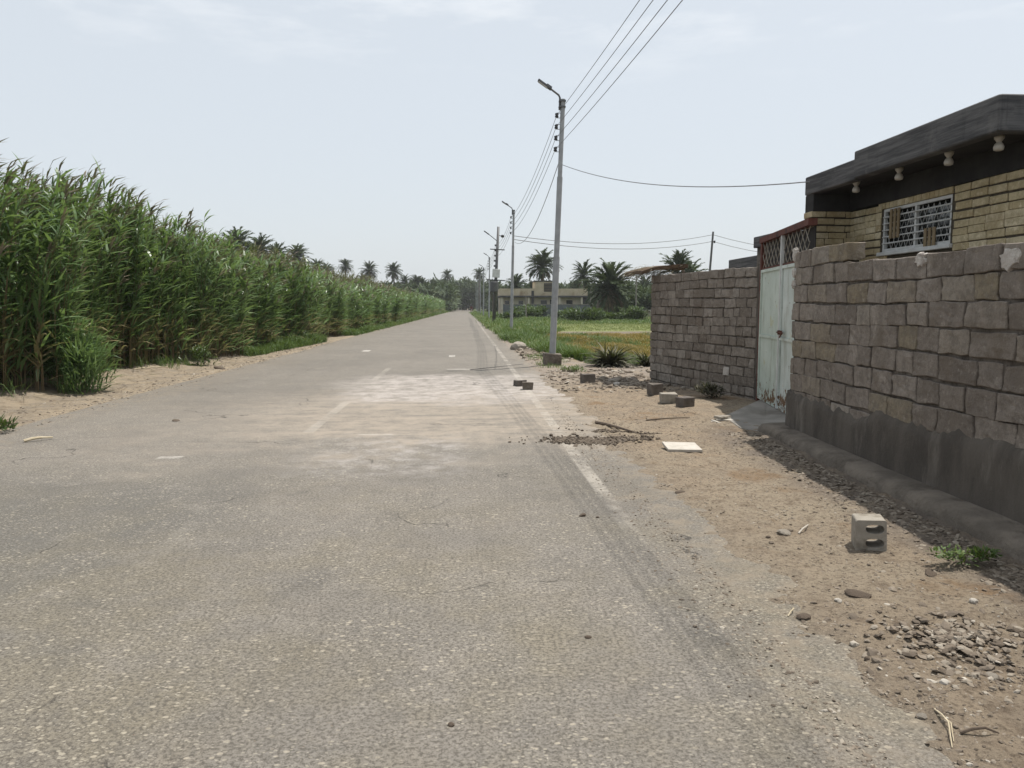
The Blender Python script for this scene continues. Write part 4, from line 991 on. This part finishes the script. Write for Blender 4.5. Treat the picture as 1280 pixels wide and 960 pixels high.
# ------------------------------------------------------------------ far brick house, its wall
FY = 125.0
fh = thing('brick_house', (5.5, FY, 0), 'long low pale brick house with a roof room beyond the field', 'house')
M_fbrick = rough_mat('pale_far_brick', (.42, .36, .25), (.50, .43, .32), 1.2, bstr=.4, bscale=8, c3=(.27, .20, .13), s3=.5)
M_fwall = rough_mat('pale_far_render', (.47, .43, .35), (.54, .49, .41), .8, bstr=.2, c3=(.33, .24, .18), s3=.4)
m = MB(); m.box(0, 13.2, 0, 7, 0, 3.05); m.build('wall', M_fwall, fh)
m = MB(); m.box(-.2, 14.2, -1.3, 7.2, 3.06, 3.32); m.build('canopy', M_fascia, fh)
m = MB(); m.box(-.1, 14.1, -1.0, 7.1, 3.322, 4.45); m.build('parapet', M_fbrick, fh)
m = MB(); m.box(5.6, 8.9, -1.05, 4, 3.6, 5.55); rr_ = m.build('roof_room', M_fbrick, fh)
m = MB(); m.box(5.45, 9.05, -1.2, 4.15, 5.552, 5.72); m.build('slab', M_fascia, rr_)
m = MB(); m.box(7.0, 8.4, -1.10, -1.06, 3.95, 5.3); wv_ = m.build('window', M_insul, rr_)
m = MB()
for k in range(5): m.box(7.05, 8.35, -1.13, -1.105, 4.08+.24*k, 4.13+.24*k)
wv_['label'] = 'large dark louvred window'
m.build('louvre', M_tan, rr_)
for x0, x1, z0, z1 in ((.8, 1.5, 1.6, 2.5), (3.0, 3.7, 1.6, 2.5), (6.6, 7.6, 1.2, 2.6), (8.1, 9.0, 1.4, 2.7), (10.8, 11.8, 1.6, 2.6)):
    m = MB(); m.box(x0, x1, -.06, -.005, z0, z1); m.build('window', M_glassd, fh)
m = MB(); m.box(5.0, 5.4, -1.06, -.9, 2.0, 4.1); m.build('stair_slit', M_insul, fh)  # solid dark box drawn in place of the open stair slit
for x0 in (.1, 4.4, 9.4, 13.0):
    m = MB(); m.box(x0, x0+.3, -1.1, -.8, 0, 3.055); m.build('column', M_fwall, fh)
m = MB(); m.box(13.3, 14.1, -.6, 6.5, 0, 3.05); m.build('dark_bay', M_insul, fh)
bw = thing('boundary_wall', (5.6, 117, 0), 'blue grey boundary wall in front of the far brick house', 'wall')
M_bluew = rough_mat('blue_grey_wall', (.10, .115, .13), (.145, .16, .175), 1.5, bstr=.3, c3=(.16, .15, .13), s3=.6)
m = MB(); m.box(0, 13.5, 0, .2, -.3, 1.85); m.build('panel', M_bluew, bw); m = MB(); m.box(-.05, 13.55, -.05, .25, 1.852, 1.95); m.build('coping', M_conc, bw)
for k in range(6):
    m = MB(); m.box(.1+2.6*k, .4+2.6*k, -.08, -.002, -.3, 1.84); m.build('pier', M_bluew, bw)
lw = thing('low_wall', (19.6, 118, 0), 'low pale wall running right from the far brick house below the palms', 'wall')
m = MB(); m.box(0, 12, 0, .25, -.3, .95); m.build('panel', M_fwall, lw); m = MB(); m.box(-.05, 12.05, -.05, .3, .952, 1.08); m.build('coping', M_gyps, lw)

# ------------------------------------------------------------------ loose blocks, stones, litter
def holed_block(name, w_, h_, d_, loc, rz, mat, label, cat, holes=((0, .05, .055, .03), (0, -.05, .055, .03))):
    bm = bmesh.new()
    def loop(pts, y): return [bm.verts.new((a_, y, b_)) for a_, b_ in pts]
    def rr(w2, h2, r_):
        out = []
        for (cx_, cz_, a0) in ((w2-r_, h2-r_, 0), (-w2+r_, h2-r_, 90), (-w2+r_, -h2+r_, 180), (w2-r_, -h2+r_, 270)):
            for k in range(4): t_ = R(a0+30*k); j = random.uniform(-.0025, .0025); out.append((cx_+(r_+j)*math.cos(t_), cz_+(r_+j)*math.sin(t_)))
        return out
    shapes = [rr(w_/2, h_/2, .014)]+[[(hx+ra*math.copysign(abs(math.cos(t_))**.7, math.cos(t_)), hz+rb*math.copysign(abs(math.sin(t_))**.8, math.sin(t_))) for t_ in [2*math.pi*k/16+.001 for k in range(16)]] for hx, hz, ra, rb in holes]
    for y in (0, d_):
        edges = []
        for sh in shapes:
            vs = loop(sh, y)
            edges += [bm.edges.new((vs[k], vs[(k+1) % len(vs)])) for k in range(len(vs))]
        bmesh.ops.triangle_fill(bm, edges=edges, use_beauty=True)
    bm.verts.ensure_lookup_table(); tot = sum(len(sh) for sh in shapes); o_ = 0
    for sh in shapes:
        k_ = len(sh)
        for k in range(k_): bm.faces.new((bm.verts[o_+k], bm.verts[o_+(k+1) % k_], bm.verts[tot+o_+(k+1) % k_], bm.verts[tot+o_+k]))
        o_ += k_
    bmesh.ops.recalc_face_normals(bm, faces=bm.faces)
    me = bpy.data.meshes.new(name); bm.to_mesh(me); bm.free()
    o = link(name, me, mat); o.location = (loc[0], loc[1], loc[2]+h_/2); o.rotation_euler = (0, R(-1.5), rz)
    return tag(o, label, cat)
g = gnd(1088, 693); holed_block('concrete_block', .185, .205, .17, (g.x, g.y, float(gh(g.x, g.y))-.008), R(-18), M_loose, 'pale hollow concrete block with two holes standing alone on the dirt beside the wall shadow', 'concrete block', ((.022, .045, .056, .030), (.022, -.048, .056, .030)))
def loose(px, py, sx, sy, sz, rz, mat, label, seed, name='concrete_block', cat='concrete block', tilt=0, bev=.012, dy=0):
    random.seed(seed); g = gnd(px, py); m = MB(); m.obox(Matrix.Translation((0, 0, sz/2)), sx, sy, sz, jit=.012 if sz > .05 else .004)
    bm_o = m.build(name, mat, None, bevel=min(bev, sz*.3), seg=2); bm_o.location = (g.x, g.y+sy/2+dy, float(gh(g.x, g.y))-.012); bm_o.rotation_euler = (tilt, tilt*.4, rz)
    return tag(bm_o, label, cat)
loose(650.5, 483, .2, .2, .18, R(20), M_darkblk, 'darker left block of the two on the road edge near the lamp post', 1)
loose(660, 487, .2, .2, .19, R(-4), M_foot, 'lighter right block of the two on the road edge near the lamp post', 2, dy=-.05)
loose(736, 480, .27, .2, .19, R(8), M_darkblk, 'brown broken block on the rubble between the lamp post and the far wall', 3)
loose(820.5, 497, .21, .22, .20, R(12), M_darkblk, 'dark block against the left end of the far block wall', 4)
loose(838, 507, .26, .24, .17, R(-6), M_loose, 'block with a pale dusty top, middle of three at the foot of the far wall', 5)
loose(858, 512, .22, .2, .16, R(25), M_darkblk, 'dark block rightmost of three at the foot of the far wall', 6)
loose(688, 447, .5, .35, .10, R(15), M_darkblk, 'flat dark slab lying in rubble behind the nearest lamp post', 7)
loose(858, 568, .37, .36, .028, R(-3), M_pale, 'flat pale board lying on the dirt in front of the gate', 8, 'board', 'board', tilt=R(2.5), bev=.004).location.z += .03
slabs = thing('rubble_slab', (gnd(905, 531).x, gnd(905, 531).y, .01), 'small pile of pale broken plaster slabs beside the concrete apron', 'rubble')
for k, (dx, dy, s_, rz, z_) in enumerate(((0, 0, .30, .2, .02), (.04, .05, .26, -.3, .055), (.0, .08, .2, .6, .09), (-.14, .0, .15, 1.0, .02), (.16, -.03, .14, .4, .015))):
    m = MB(); m.obox(Matrix.Translation((dx, dy, z_))@Matrix.Rotation(rz, 4, 'Z')@Matrix.Rotation(R(6-4*k), 4, 'Y'), s_, s_*.7, .03, jit=.008); m.build('slab', M_pale if k != 2 else M_stone, slabs, bevel=.004)
def stone(px, py, size, mat, label, seed, flat=.6, name='stone', cat='stone', el=1.0):
    bm = bmesh.new(); bmesh.ops.create_icosphere(bm, subdivisions=2, radius=1); q = random.Random(seed)
    ax = [Vector((q.gauss(0, 1), q.gauss(0, 1), q.gauss(0, 1))).normalized() for _ in range(7)]
    for v in bm.verts:
        c = v.co.copy()
        for a_ in ax:
            d = c.dot(a_)
            if d > .72: c -= a_*(d-.72)*.9
        v.co = c*q.uniform(.95, 1.05); v.co.z *= flat; v.co.x *= el
    me = bpy.data.meshes.new(name); bm.to_mesh(me); bm.free()
    g = gnd(px, py); s_ = size*g.y/F/2*1.05; o = link(name, me, mat); o.scale = (s_, s_, s_); o.location = (g.x, g.y, float(max(gh(g.x, g.y), 0 if g.x < 1.4 else -1))+s_*flat*.28); o.rotation_euler = (q.uniform(-.2, .2), q.uniform(-.2, .2), q.uniform(0, 6.28))
    return tag(o, label, cat)
ST = [(980, 672, 18, M_stone, 'flat grey stone on the dirt left of the hollow block', .5, 1.3), (1180, 860, 13, M_pale, 'bright pale pebble in the lower right dirt below the gravel heap', .7, 1.1),
 (1217, 756, 12, M_pale, 'round white stone above the gravel heap at the right edge', .8, 1), (1152, 897, 14, M_stone, 'smooth tan stone beside the dry twigs', .6, 1.1), (1048, 755, 11, M_pale, 'pale oval pebble left of the dark clods', .6, 1.2),
 (1030, 826, 17, M_dkstone, 'dark elongated stone on the crumbling road edge', .5, 1.7), (1006, 773, 17, M_dkstone, 'dark flat stone beside a straw near the road edge', .4, 1.6), (1083, 828, 8, M_dkstone, 'little dark round pebble alone on smooth dirt', .8, 1),
 (1108, 923, 11, M_stone, 'tan pebble near the bottom by the road edge, right of its pair', .7, 1), (1097, 918, 9, M_stone, 'tan pebble near the bottom by the road edge, left of its pair', .6, 1.2), (1073, 881, 9, M_dkstone, 'brown pebble at the bottom road edge', .7, 1),
 (728, 645, 9, M_dkstone, 'dark clod on the asphalt right lane, left of a smaller one', .6, 1.2), (747, 647, 5, M_dkstone, 'tiny dark clod on the asphalt right lane', .6, 1), (850, 616, 10, M_dkstone, 'dark flat clod on the dirt below the pale board', .4, 1.6),
 (564, 907, 9, M_dkstone, 'single dark pebble on the near asphalt at the bottom', .7, 1.2), (735, 797, 8, M_dkstone, 'dark crumb on the asphalt near a crack', .6, 1.2), (1072, 748, 24, M_dkstone, 'crumbled brown clod below the hollow block', .4, 1.5),
 (1163, 718, 16, M_dkstone, 'flat brown chip left of the green weed patch', .3, 1.8), (731, 479, 10, M_pale, 'white stone leaning on the brown broken block', .8, 1), (768, 478, 14, M_stone, 'grey stone on the rubble right of the brown broken block', .5, 1.4),
 (771, 481, 11, M_pale, 'white flat stone in rubble left of the far wall', .5, 1.4), (960, 676, 7, M_dkstone, 'small dark stone left of the flat grey stone', .6, 1), (1240, 848, 16, M_stone, 'pale grey stone at the right edge below the gravel heap', .5, 1.3),
 (275, 462, 12, M_dkstone, 'dark scrap on the sandy strip under the reeds', .4, 1.8), (705, 462, 12, M_stone, 'stone beside the lamp post footing', .6, 1.2), (220, 526, 9, M_dkstone, 'dark scrap lying on the left lane', .3, 2), (648, 437, 22, M_stone, 'pale boulder at the verge behind the lamp post', .7, 1)]
for i, (px, py, s_, mt, lab, fl, el_) in enumerate(ST): stone(px, py, s_, mt, lab, 300+i, fl, el=el_)
# rubble and gravel: uncountable
t_ = (1+5**.5)/2
ICO = np.array([(-1, t_, 0), (1, t_, 0), (-1, -t_, 0), (1, -t_, 0), (0, -1, t_), (0, 1, t_), (0, -1, -t_), (0, 1, -t_), (t_, 0, -1), (t_, 0, 1), (-t_, 0, -1), (-t_, 0, 1)])/1.9
ICF = np.array([(0,11,5),(0,5,1),(0,1,7),(0,7,10),(0,10,11),(1,5,9),(5,11,4),(11,10,2),(10,7,6),(7,1,8),(3,9,4),(3,4,2),(3,2,6),(3,6,8),(3,8,9),(4,9,5),(2,4,11),(6,2,10),(8,6,7),(9,8,1)])
def pebbles(nb, x_, y_, s_, flat=(.25, .8), lo=0, hi=1, base=None):
    n_ = len(x_); a = U(0, 6.28, n_); el = U(1, 1.9, n_); fl = U(flat[0], flat[1], n_)
    V = ICO[None]*rs.uniform(.65, 1.2, (n_, 12, 1))
    V = V*np.stack([el, np.ones(n_), fl], 1)[:, None, :]
    tl = U(-.5, .5, n_); c, s = np.cos(tl)[:, None], np.sin(tl)[:, None]
    V = np.stack([V[:, :, 0]*c-V[:, :, 2]*s, V[:, :, 1], V[:, :, 0]*s+V[:, :, 2]*c], 2)
    c, s = np.cos(a)[:, None], np.sin(a)[:, None]
    V = np.stack([V[:, :, 0]*c-V[:, :, 1]*s, V[:, :, 0]*s+V[:, :, 1]*c, V[:, :, 2]], 2)*s_[:, None, None]
    z = np.maximum(gh(x_, y_), np.where((x_ < 1.5) & (x_ > -5.9), .0, -9))+s_*fl*.12
    if base is not None: z = z+base
    V = V+np.stack([x_, y_, z], 1)[:, None, :]
    nb.add(V.reshape(-1, 3), (ICF[None]+np.arange(n_)[:, None, None]*12).reshape(-1, 3), np.repeat(np.clip(U(lo, hi, n_)**1.15, 0, 1), 20))
def lg(n_, a, b): return np.exp(U(math.log(a), math.log(b), n_))
nb = NB()
n_ = 3600; y_ = U(3.3, 9.3, n_); x_ = np.interp(y_, [3, 9], [3.28, 3.55])-.03-np.abs(rs.normal(0, .17, n_)); pebbles(nb, x_, y_, lg(n_, .004, .026), (.15, .5), 0, .8)
n_ = 650; g = gnd(1195, 805); rr_ = np.abs(rs.normal(0, 1, n_)); a_ = U(0, 6.28, n_); pebbles(nb, g.x+.30*rr_*np.cos(a_), g.y+.25*rr_*np.sin(a_), lg(n_, .004, .026), (.2, .7), .0, .88, .022*np.exp(-rr_**2))
n_ = 200; g = gnd(1225, 845); pebbles(nb, g.x+rs.normal(0, .2, n_), g.y+rs.normal(0, .1, n_), lg(n_, .004, .02), (.25, .8), .05, .95)
n_ = 150; g = gnd(1130, 885); pebbles(nb, g.x+rs.normal(0, .16, n_), g.y+rs.normal(0, .12, n_), lg(n_, .003, .012), (.25, .8), .05, .9)
n_ = 9000; y_ = 2.2+11*U(0, 1, n_)**1.5; x_ = U(1.35, 3.4, n_); k = fbm(x_*1.8, y_*1.8, 131) > .42; pebbles(nb, x_[k], y_[k], lg(k.sum(), .0016, .009), (.3, .8), 0, .9)
n_ = 1500; y_ = 2.2+11*U(0, 1, n_)**1.4; x_ = U(1.5, 3.4, n_); k = fbm(x_*1.3+5, y_*1.3, 137) > .50; pebbles(nb, x_[k], y_[k], lg(k.sum(), .004, .020), (.2, .6), 0, .8)
n_ = 3200; y_ = 2.2+9*U(0, 1, n_)**1.5; x_ = 1.5+rs.normal(0, .17, n_); pebbles(nb, x_, y_, lg(n_, .002, .012), (.3, .8), .1, .9)
n_ = 1700; y_ = U(14, 24, n_); x_ = U(1.7, 4.6, n_); k = fbm(x_*.9, y_*.6, 133) > .43; pebbles(nb, x_[k], y_[k], lg(k.sum(), .012, .06), (.25, .7), 0, .95)
n_ = 260; y_ = U(14.5, 19, n_); x_ = rs.normal(3.2, .5, n_); pebbles(nb, x_, y_, lg(n_, .02, .09), (.25, .6), .1, .9)
n_ = 120; y_ = U(22, 30, n_); x_ = U(1.8, 3.0, n_); pebbles(nb, x_, y_, lg(n_, .03, .13), (.3, .7), .2, .9)
n_ = 1100; y_ = U(8.5, 34, n_); x_ = -5.9-np.abs(rs.normal(0, .6, n_)); pebbles(nb, x_, y_, lg(n_, .006, .035), (.2, .6), 0, .9)
n_ = 1400; y_ = 2.3+10*U(0, 1, n_)**1.7; x_ = U(-3.2, 1.4, n_); pebbles(nb, x_, y_, lg(n_, .0012, .0042), (.3, .7), .2, .95)
n_ = 1500; y_ = 8.5+26*U(0, 1, n_)**1.4; x_ = -5.75-np.abs(rs.normal(0, .55, n_)); pebbles(nb, x_, y_, lg(n_, .005, .022), (.15, .5), 0, .8)
tag(nb.build('gravel', M_rub), 'scattered gravel and rubble along the dirt shoulder, wall foot and verge', 'gravel', kind='stuff')
nb = NB(); n_ = 520; y_ = 9+28*U(0, 1, n_)**1.3; x_ = xf(y_)+U(-.3, 1.0, n_)
nb.add(*strips(np.stack([x_, y_, gh(x_, y_)+.012], 1), U(0, 6.28, n_), U(-.02, .10, n_), lg(n_, .08, .6), lg(n_, .008, .025), U(-.05, .1, n_), U(.2, .8, n_), 3))
tag(nb.build('straw_litter', M_plume), 'broken dry reed straw littering the sand along the left road edge', 'straw', kind='stuff')
# dark dug soil by the road edge
nb = NB(); n_ = 900; c0 = gnd(742, 551); x_ = c0.x+rs.normal(0, .30, n_); y_ = c0.y+rs.normal(0, .13, n_)-.16*(x_-c0.x)*.3
pebbles(nb, x_, y_, lg(n_, .006, .030), (.3, .8), 0, .25, .008)
n_ = 250; c0 = gnd(770, 541); x_ = c0.x+rs.normal(0, .25, n_); y_ = c0.y-.5*(x_-c0.x)+rs.normal(0, .04, n_); pebbles(nb, x_, y_, lg(n_, .006, .022), (.3, .8), 0, .3, .006)
tag(nb.build('crumbled_soil', M_rub), 'dark crumbled soil spilled across the road edge in front of the gate', 'soil', kind='stuff')
# sticks and straws
def stick(p0, p1, rad, label, mat=M_straw, cat='stick', bend=.02, name='stick'):
    a = gnd(*p0); b = gnd(*p1); a.z = float(max(gh(a.x, a.y), 0))+rad*.9; b.z = float(max(gh(b.x, b.y), 0))+rad*1.2; mid = (a+b)/2+Vector((0, 0, bend)); mid.x += bend
    m = MB(); m.tube([a, a.lerp(mid, .5)+Vector((0, 0, bend*.3)), mid, b], [rad, rad*.95, rad*.8, rad*.5], 6); return tag(m.build(name, mat), label, cat)
M_strawp = rough_mat('pale_straw', (.45, .38, .26), (.52, .45, .33), 20)
stick((1168, 893), (1190, 938), .0035, 'pale dry twig, longer of two crossing near the bottom right', M_strawp)
stick((1172, 900), (1192, 930), .003, 'pale dry twig, shorter of two crossing near the bottom right', M_strawp)
stick((985, 771), (990, 761), .004, 'pale straw beside the dark flat stone', M_strawp)
stick((998, 672), (1010, 661), .006, 'bent white plastic strip beside the flat grey stone', M_pale, 'litter', .02, 'plastic_strip')
stick((808, 528), (862, 526), .011, 'long dark stick on the dirt left of the plaster slabs', M_dkstone, bend=.006)
stick((745, 530), (790, 544), .022, 'dark branch lying beside the crumbled soil', M_dkstone, bend=.008)
stick((1200, 922), (1248, 925), .006, 'dark twig at the bottom right of the dirt', M_dkstone)
stick((30, 553), (66, 549), .02, 'pale branch on the sand at the left road edge', M_strawp)
stick((0, 531), (18, 534), .02, 'dark branch on the sand at the extreme left', M_dkstone)
stick((168, 470), (210, 464), .014, 'dry cane lying in front of the reeds', M_strawp)
stick((588, 462.5), (654, 455.5), .008, 'thin dark strip laid across the road as the shadow of the lamp post', M_insul, 'cable', .0, 'pole_shadow_strip')  # thin dark tube added to draw the lamp post's cast shadow

# ------------------------------------------------------------------ motorcyclist far down the road
mc = thing('motorcycle', (atY(589.3, 383, 185).x, 185, 0), 'dark motorcycle far down the road', 'motorcycle')
for y_ in (-.62, .62):
    m = MB(); k = 14
    m.tube([(0, y_+.28*math.cos(2*math.pi*i/k), .31+.28*math.sin(2*math.pi*i/k)) for i in range(k+1)], .05, 6, caps=False); wh = m.build('wheel', M_insul, mc)
    m = MB(); m.tube([(-.05, y_, .31), (.05, y_, .31)], .06, 8); m.build('hub', M_galv, wh)
m = MB(); m.tube([(0, -.62, .31), (0, -.45, .85)], .03, 6); m.tube([(0, -.45, .85), (0, .1, .75), (0, .62, .33)], .04, 6); m.tube([(0, -.4, .8), (0, 0, .35), (0, .62, .31)], .04, 6); m.build('frame', M_dkmet, mc)
m = MB(); m.lathe([(0, -.12), (.13, -.08), (.15, 0), (.1, .1), (0, .12)], 10, (0, -.12, .84)); m.build('fuel_tank', M_rust, mc)
m = MB(); m.box(-.12, .12, .05, .7, .78, .87); m.build('seat', M_insul, mc, bevel=.03)
m = MB(); m.tube([(-.35, -.3, 1.02), (-.12, -.44, 1.0), (.12, -.44, 1.0), (.35, -.3, 1.02)], .018, 6); m.build('handlebar', M_dkmet, mc)
m = MB(); m.lathe([(0, -.06), (.09, -.05), (.09, .04), (0, .07)], 10, (0, -.55, .88)); m.build('headlight', M_lens, mc)
pv = [((0, .25, .92), .16), ((0, .22, 1.15), .15), ((0, .12, 1.42), .19), ((0, .08, 1.52), .07), ((0, .04, 1.60), .09), ((0, .02, 1.72), .10)]
limbs = [[((.13, .2, .92), .10), ((.22, -.2, .86), .08), ((.2, -.02, .42), .05), ((.2, -.12, .36), .04)], [((.2, .1, 1.42), .07), ((.32, -.05, 1.2), .05), ((.34, -.28, 1.06), .035)]]
vs, es, rd = [], [], []
for p_, r_ in pv: vs.append(p_); rd.append(r_)
es = [(i, i+1) for i in range(5)]
for sx in (1, -1):
    for li, ch in enumerate(limbs):
        par = 0 if li == 0 else 2
        for p_, r_ in ch: vs.append((p_[0]*sx, p_[1], p_[2])); rd.append(r_); es.append((par, len(vs)-1)); par = len(vs)-1
me = bpy.data.meshes.new('person'); me.from_pydata(vs, es, []); me.update()
pe = link('person', me, rough_mat('dark_red_clothes', (.10, .03, .03), (.13, .05, .045), 5)); pe.location = mc.location
tag(pe, 'person in dark reddish clothes riding the far motorcycle', 'person')
md = pe.modifiers.new('skin', 'SKIN'); 
for i, r_ in enumerate(rd): me.skin_vertices[0].data[i].radius = (r_, r_)
me.skin_vertices[0].data[0].use_root = True
pe.modifiers.new('sub', 'SUBSURF').levels = 1
m = MB(); m.lathe([(0, .13), (.07, .11), (.105, .03), (.10, -.04), (.06, -.06)], 10, (0, .03, 1.74)); m.build('hair', M_insul, pe)

# ------------------------------------------------------------------ sky, sun
SD = Vector((.325, .215, 1.0)).normalized()
sun_d = bpy.data.lights.new('sun', 'SUN'); sun_d.energy = 4.3; sun_d.angle = R(.6); sun_d.color = (1, .955, .88)
sun = bpy.data.objects.new('sun', sun_d); COL.objects.link(sun); sun.rotation_euler = SD.to_track_quat('Z', 'Y').to_euler()
W = bpy.data.worlds.new('World'); scene.world = W; W.use_nodes = True; nt = W.node_tree
bg = nt.nodes['Background']; bg.inputs['Strength'].default_value = .10
sky = nt.nodes.new('ShaderNodeTexSky'); sky.sky_type = 'NISHITA'; sky.sun_disc = False
sky.sun_elevation = math.asin(SD.z); sky.sun_rotation = math.atan2(SD.x, SD.y); sky.air_density = 1.0; sky.dust_density = 3.0; sky.ozone_density = 1.0; sky.altitude = 0
tc = nt.nodes.new('ShaderNodeTexCoord')
mp = nt.nodes.new('ShaderNodeMapping'); mp.inputs['Scale'].default_value = (1.2, 1.2, 5.0); nt.links.new(tc.outputs['Generated'], mp.inputs[0])
cn = nt.nodes.new('ShaderNodeTexNoise'); cn.inputs['Scale'].default_value = 3.2; cn.inputs['Detail'].default_value = 9; cn.inputs['Roughness'].default_value = .62; nt.links.new(mp.outputs[0], cn.inputs['Vector'])
cr = nt.nodes.new('ShaderNodeMapRange'); cr.inputs[1].default_value = .54; cr.inputs[2].default_value = .72; cr.inputs[3].default_value = 0; cr.inputs[4].default_value = .55; nt.links.new(cn.outputs['Fac'], cr.inputs[0])
sx_ = nt.nodes.new('ShaderNodeSeparateXYZ'); nt.links.new(tc.outputs['Generated'], sx_.inputs[0])
up = nt.nodes.new('ShaderNodeMapRange'); up.inputs[1].default_value = .24; up.inputs[2].default_value = .38; nt.links.new(sx_.outputs[2], up.inputs[0])
mu = nt.nodes.new('ShaderNodeMath'); mu.operation = 'MULTIPLY'; nt.links.new(cr.outputs[0], mu.inputs[0]); nt.links.new(up.outputs[0], mu.inputs[1])
veil = nt.nodes.new('ShaderNodeMix'); veil.data_type = 'RGBA'; veil.inputs[0].default_value = .74
nt.links.new(sky.outputs[0], veil.inputs[6]); veil.inputs[7].default_value = (7.0, 7.45, 7.8, 1)
cl_ = nt.nodes.new('ShaderNodeMix'); cl_.data_type = 'RGBA'; nt.links.new(mu.outputs[0], cl_.inputs[0]); nt.links.new(veil.outputs[2], cl_.inputs[6]); cl_.inputs[7].default_value = (9.2, 9.3, 9.4, 1)
nt.links.new(cl_.outputs[2], bg.inputs[0])
vs_ = scene.view_settings; vs_.view_transform = 'Standard'; vs_.look = 'None'; vs_.exposure = .27; vs_.gamma = 1; vs_.use_curve_mapping = False

# HAZE: pale dusty air over the whole place
hm = bpy.data.materials.new('dusty_air'); hm.use_nodes = True; ht = hm.node_tree; ht.nodes.remove(ht.nodes['Principled BSDF'])
hv = ht.nodes.new('ShaderNodeVolumePrincipled'); hv.inputs['Color'].default_value = (.93, .95, .97, 1); hv.inputs['Density'].default_value = .00028
ht.links.new(hv.outputs[0], ht.nodes['Material Output'].inputs['Volume'])
m = MB(); m.box(-2600, 2600, -120, 4100, -2.5, 24); tag(m.build('haze', hm), kind='stuff')
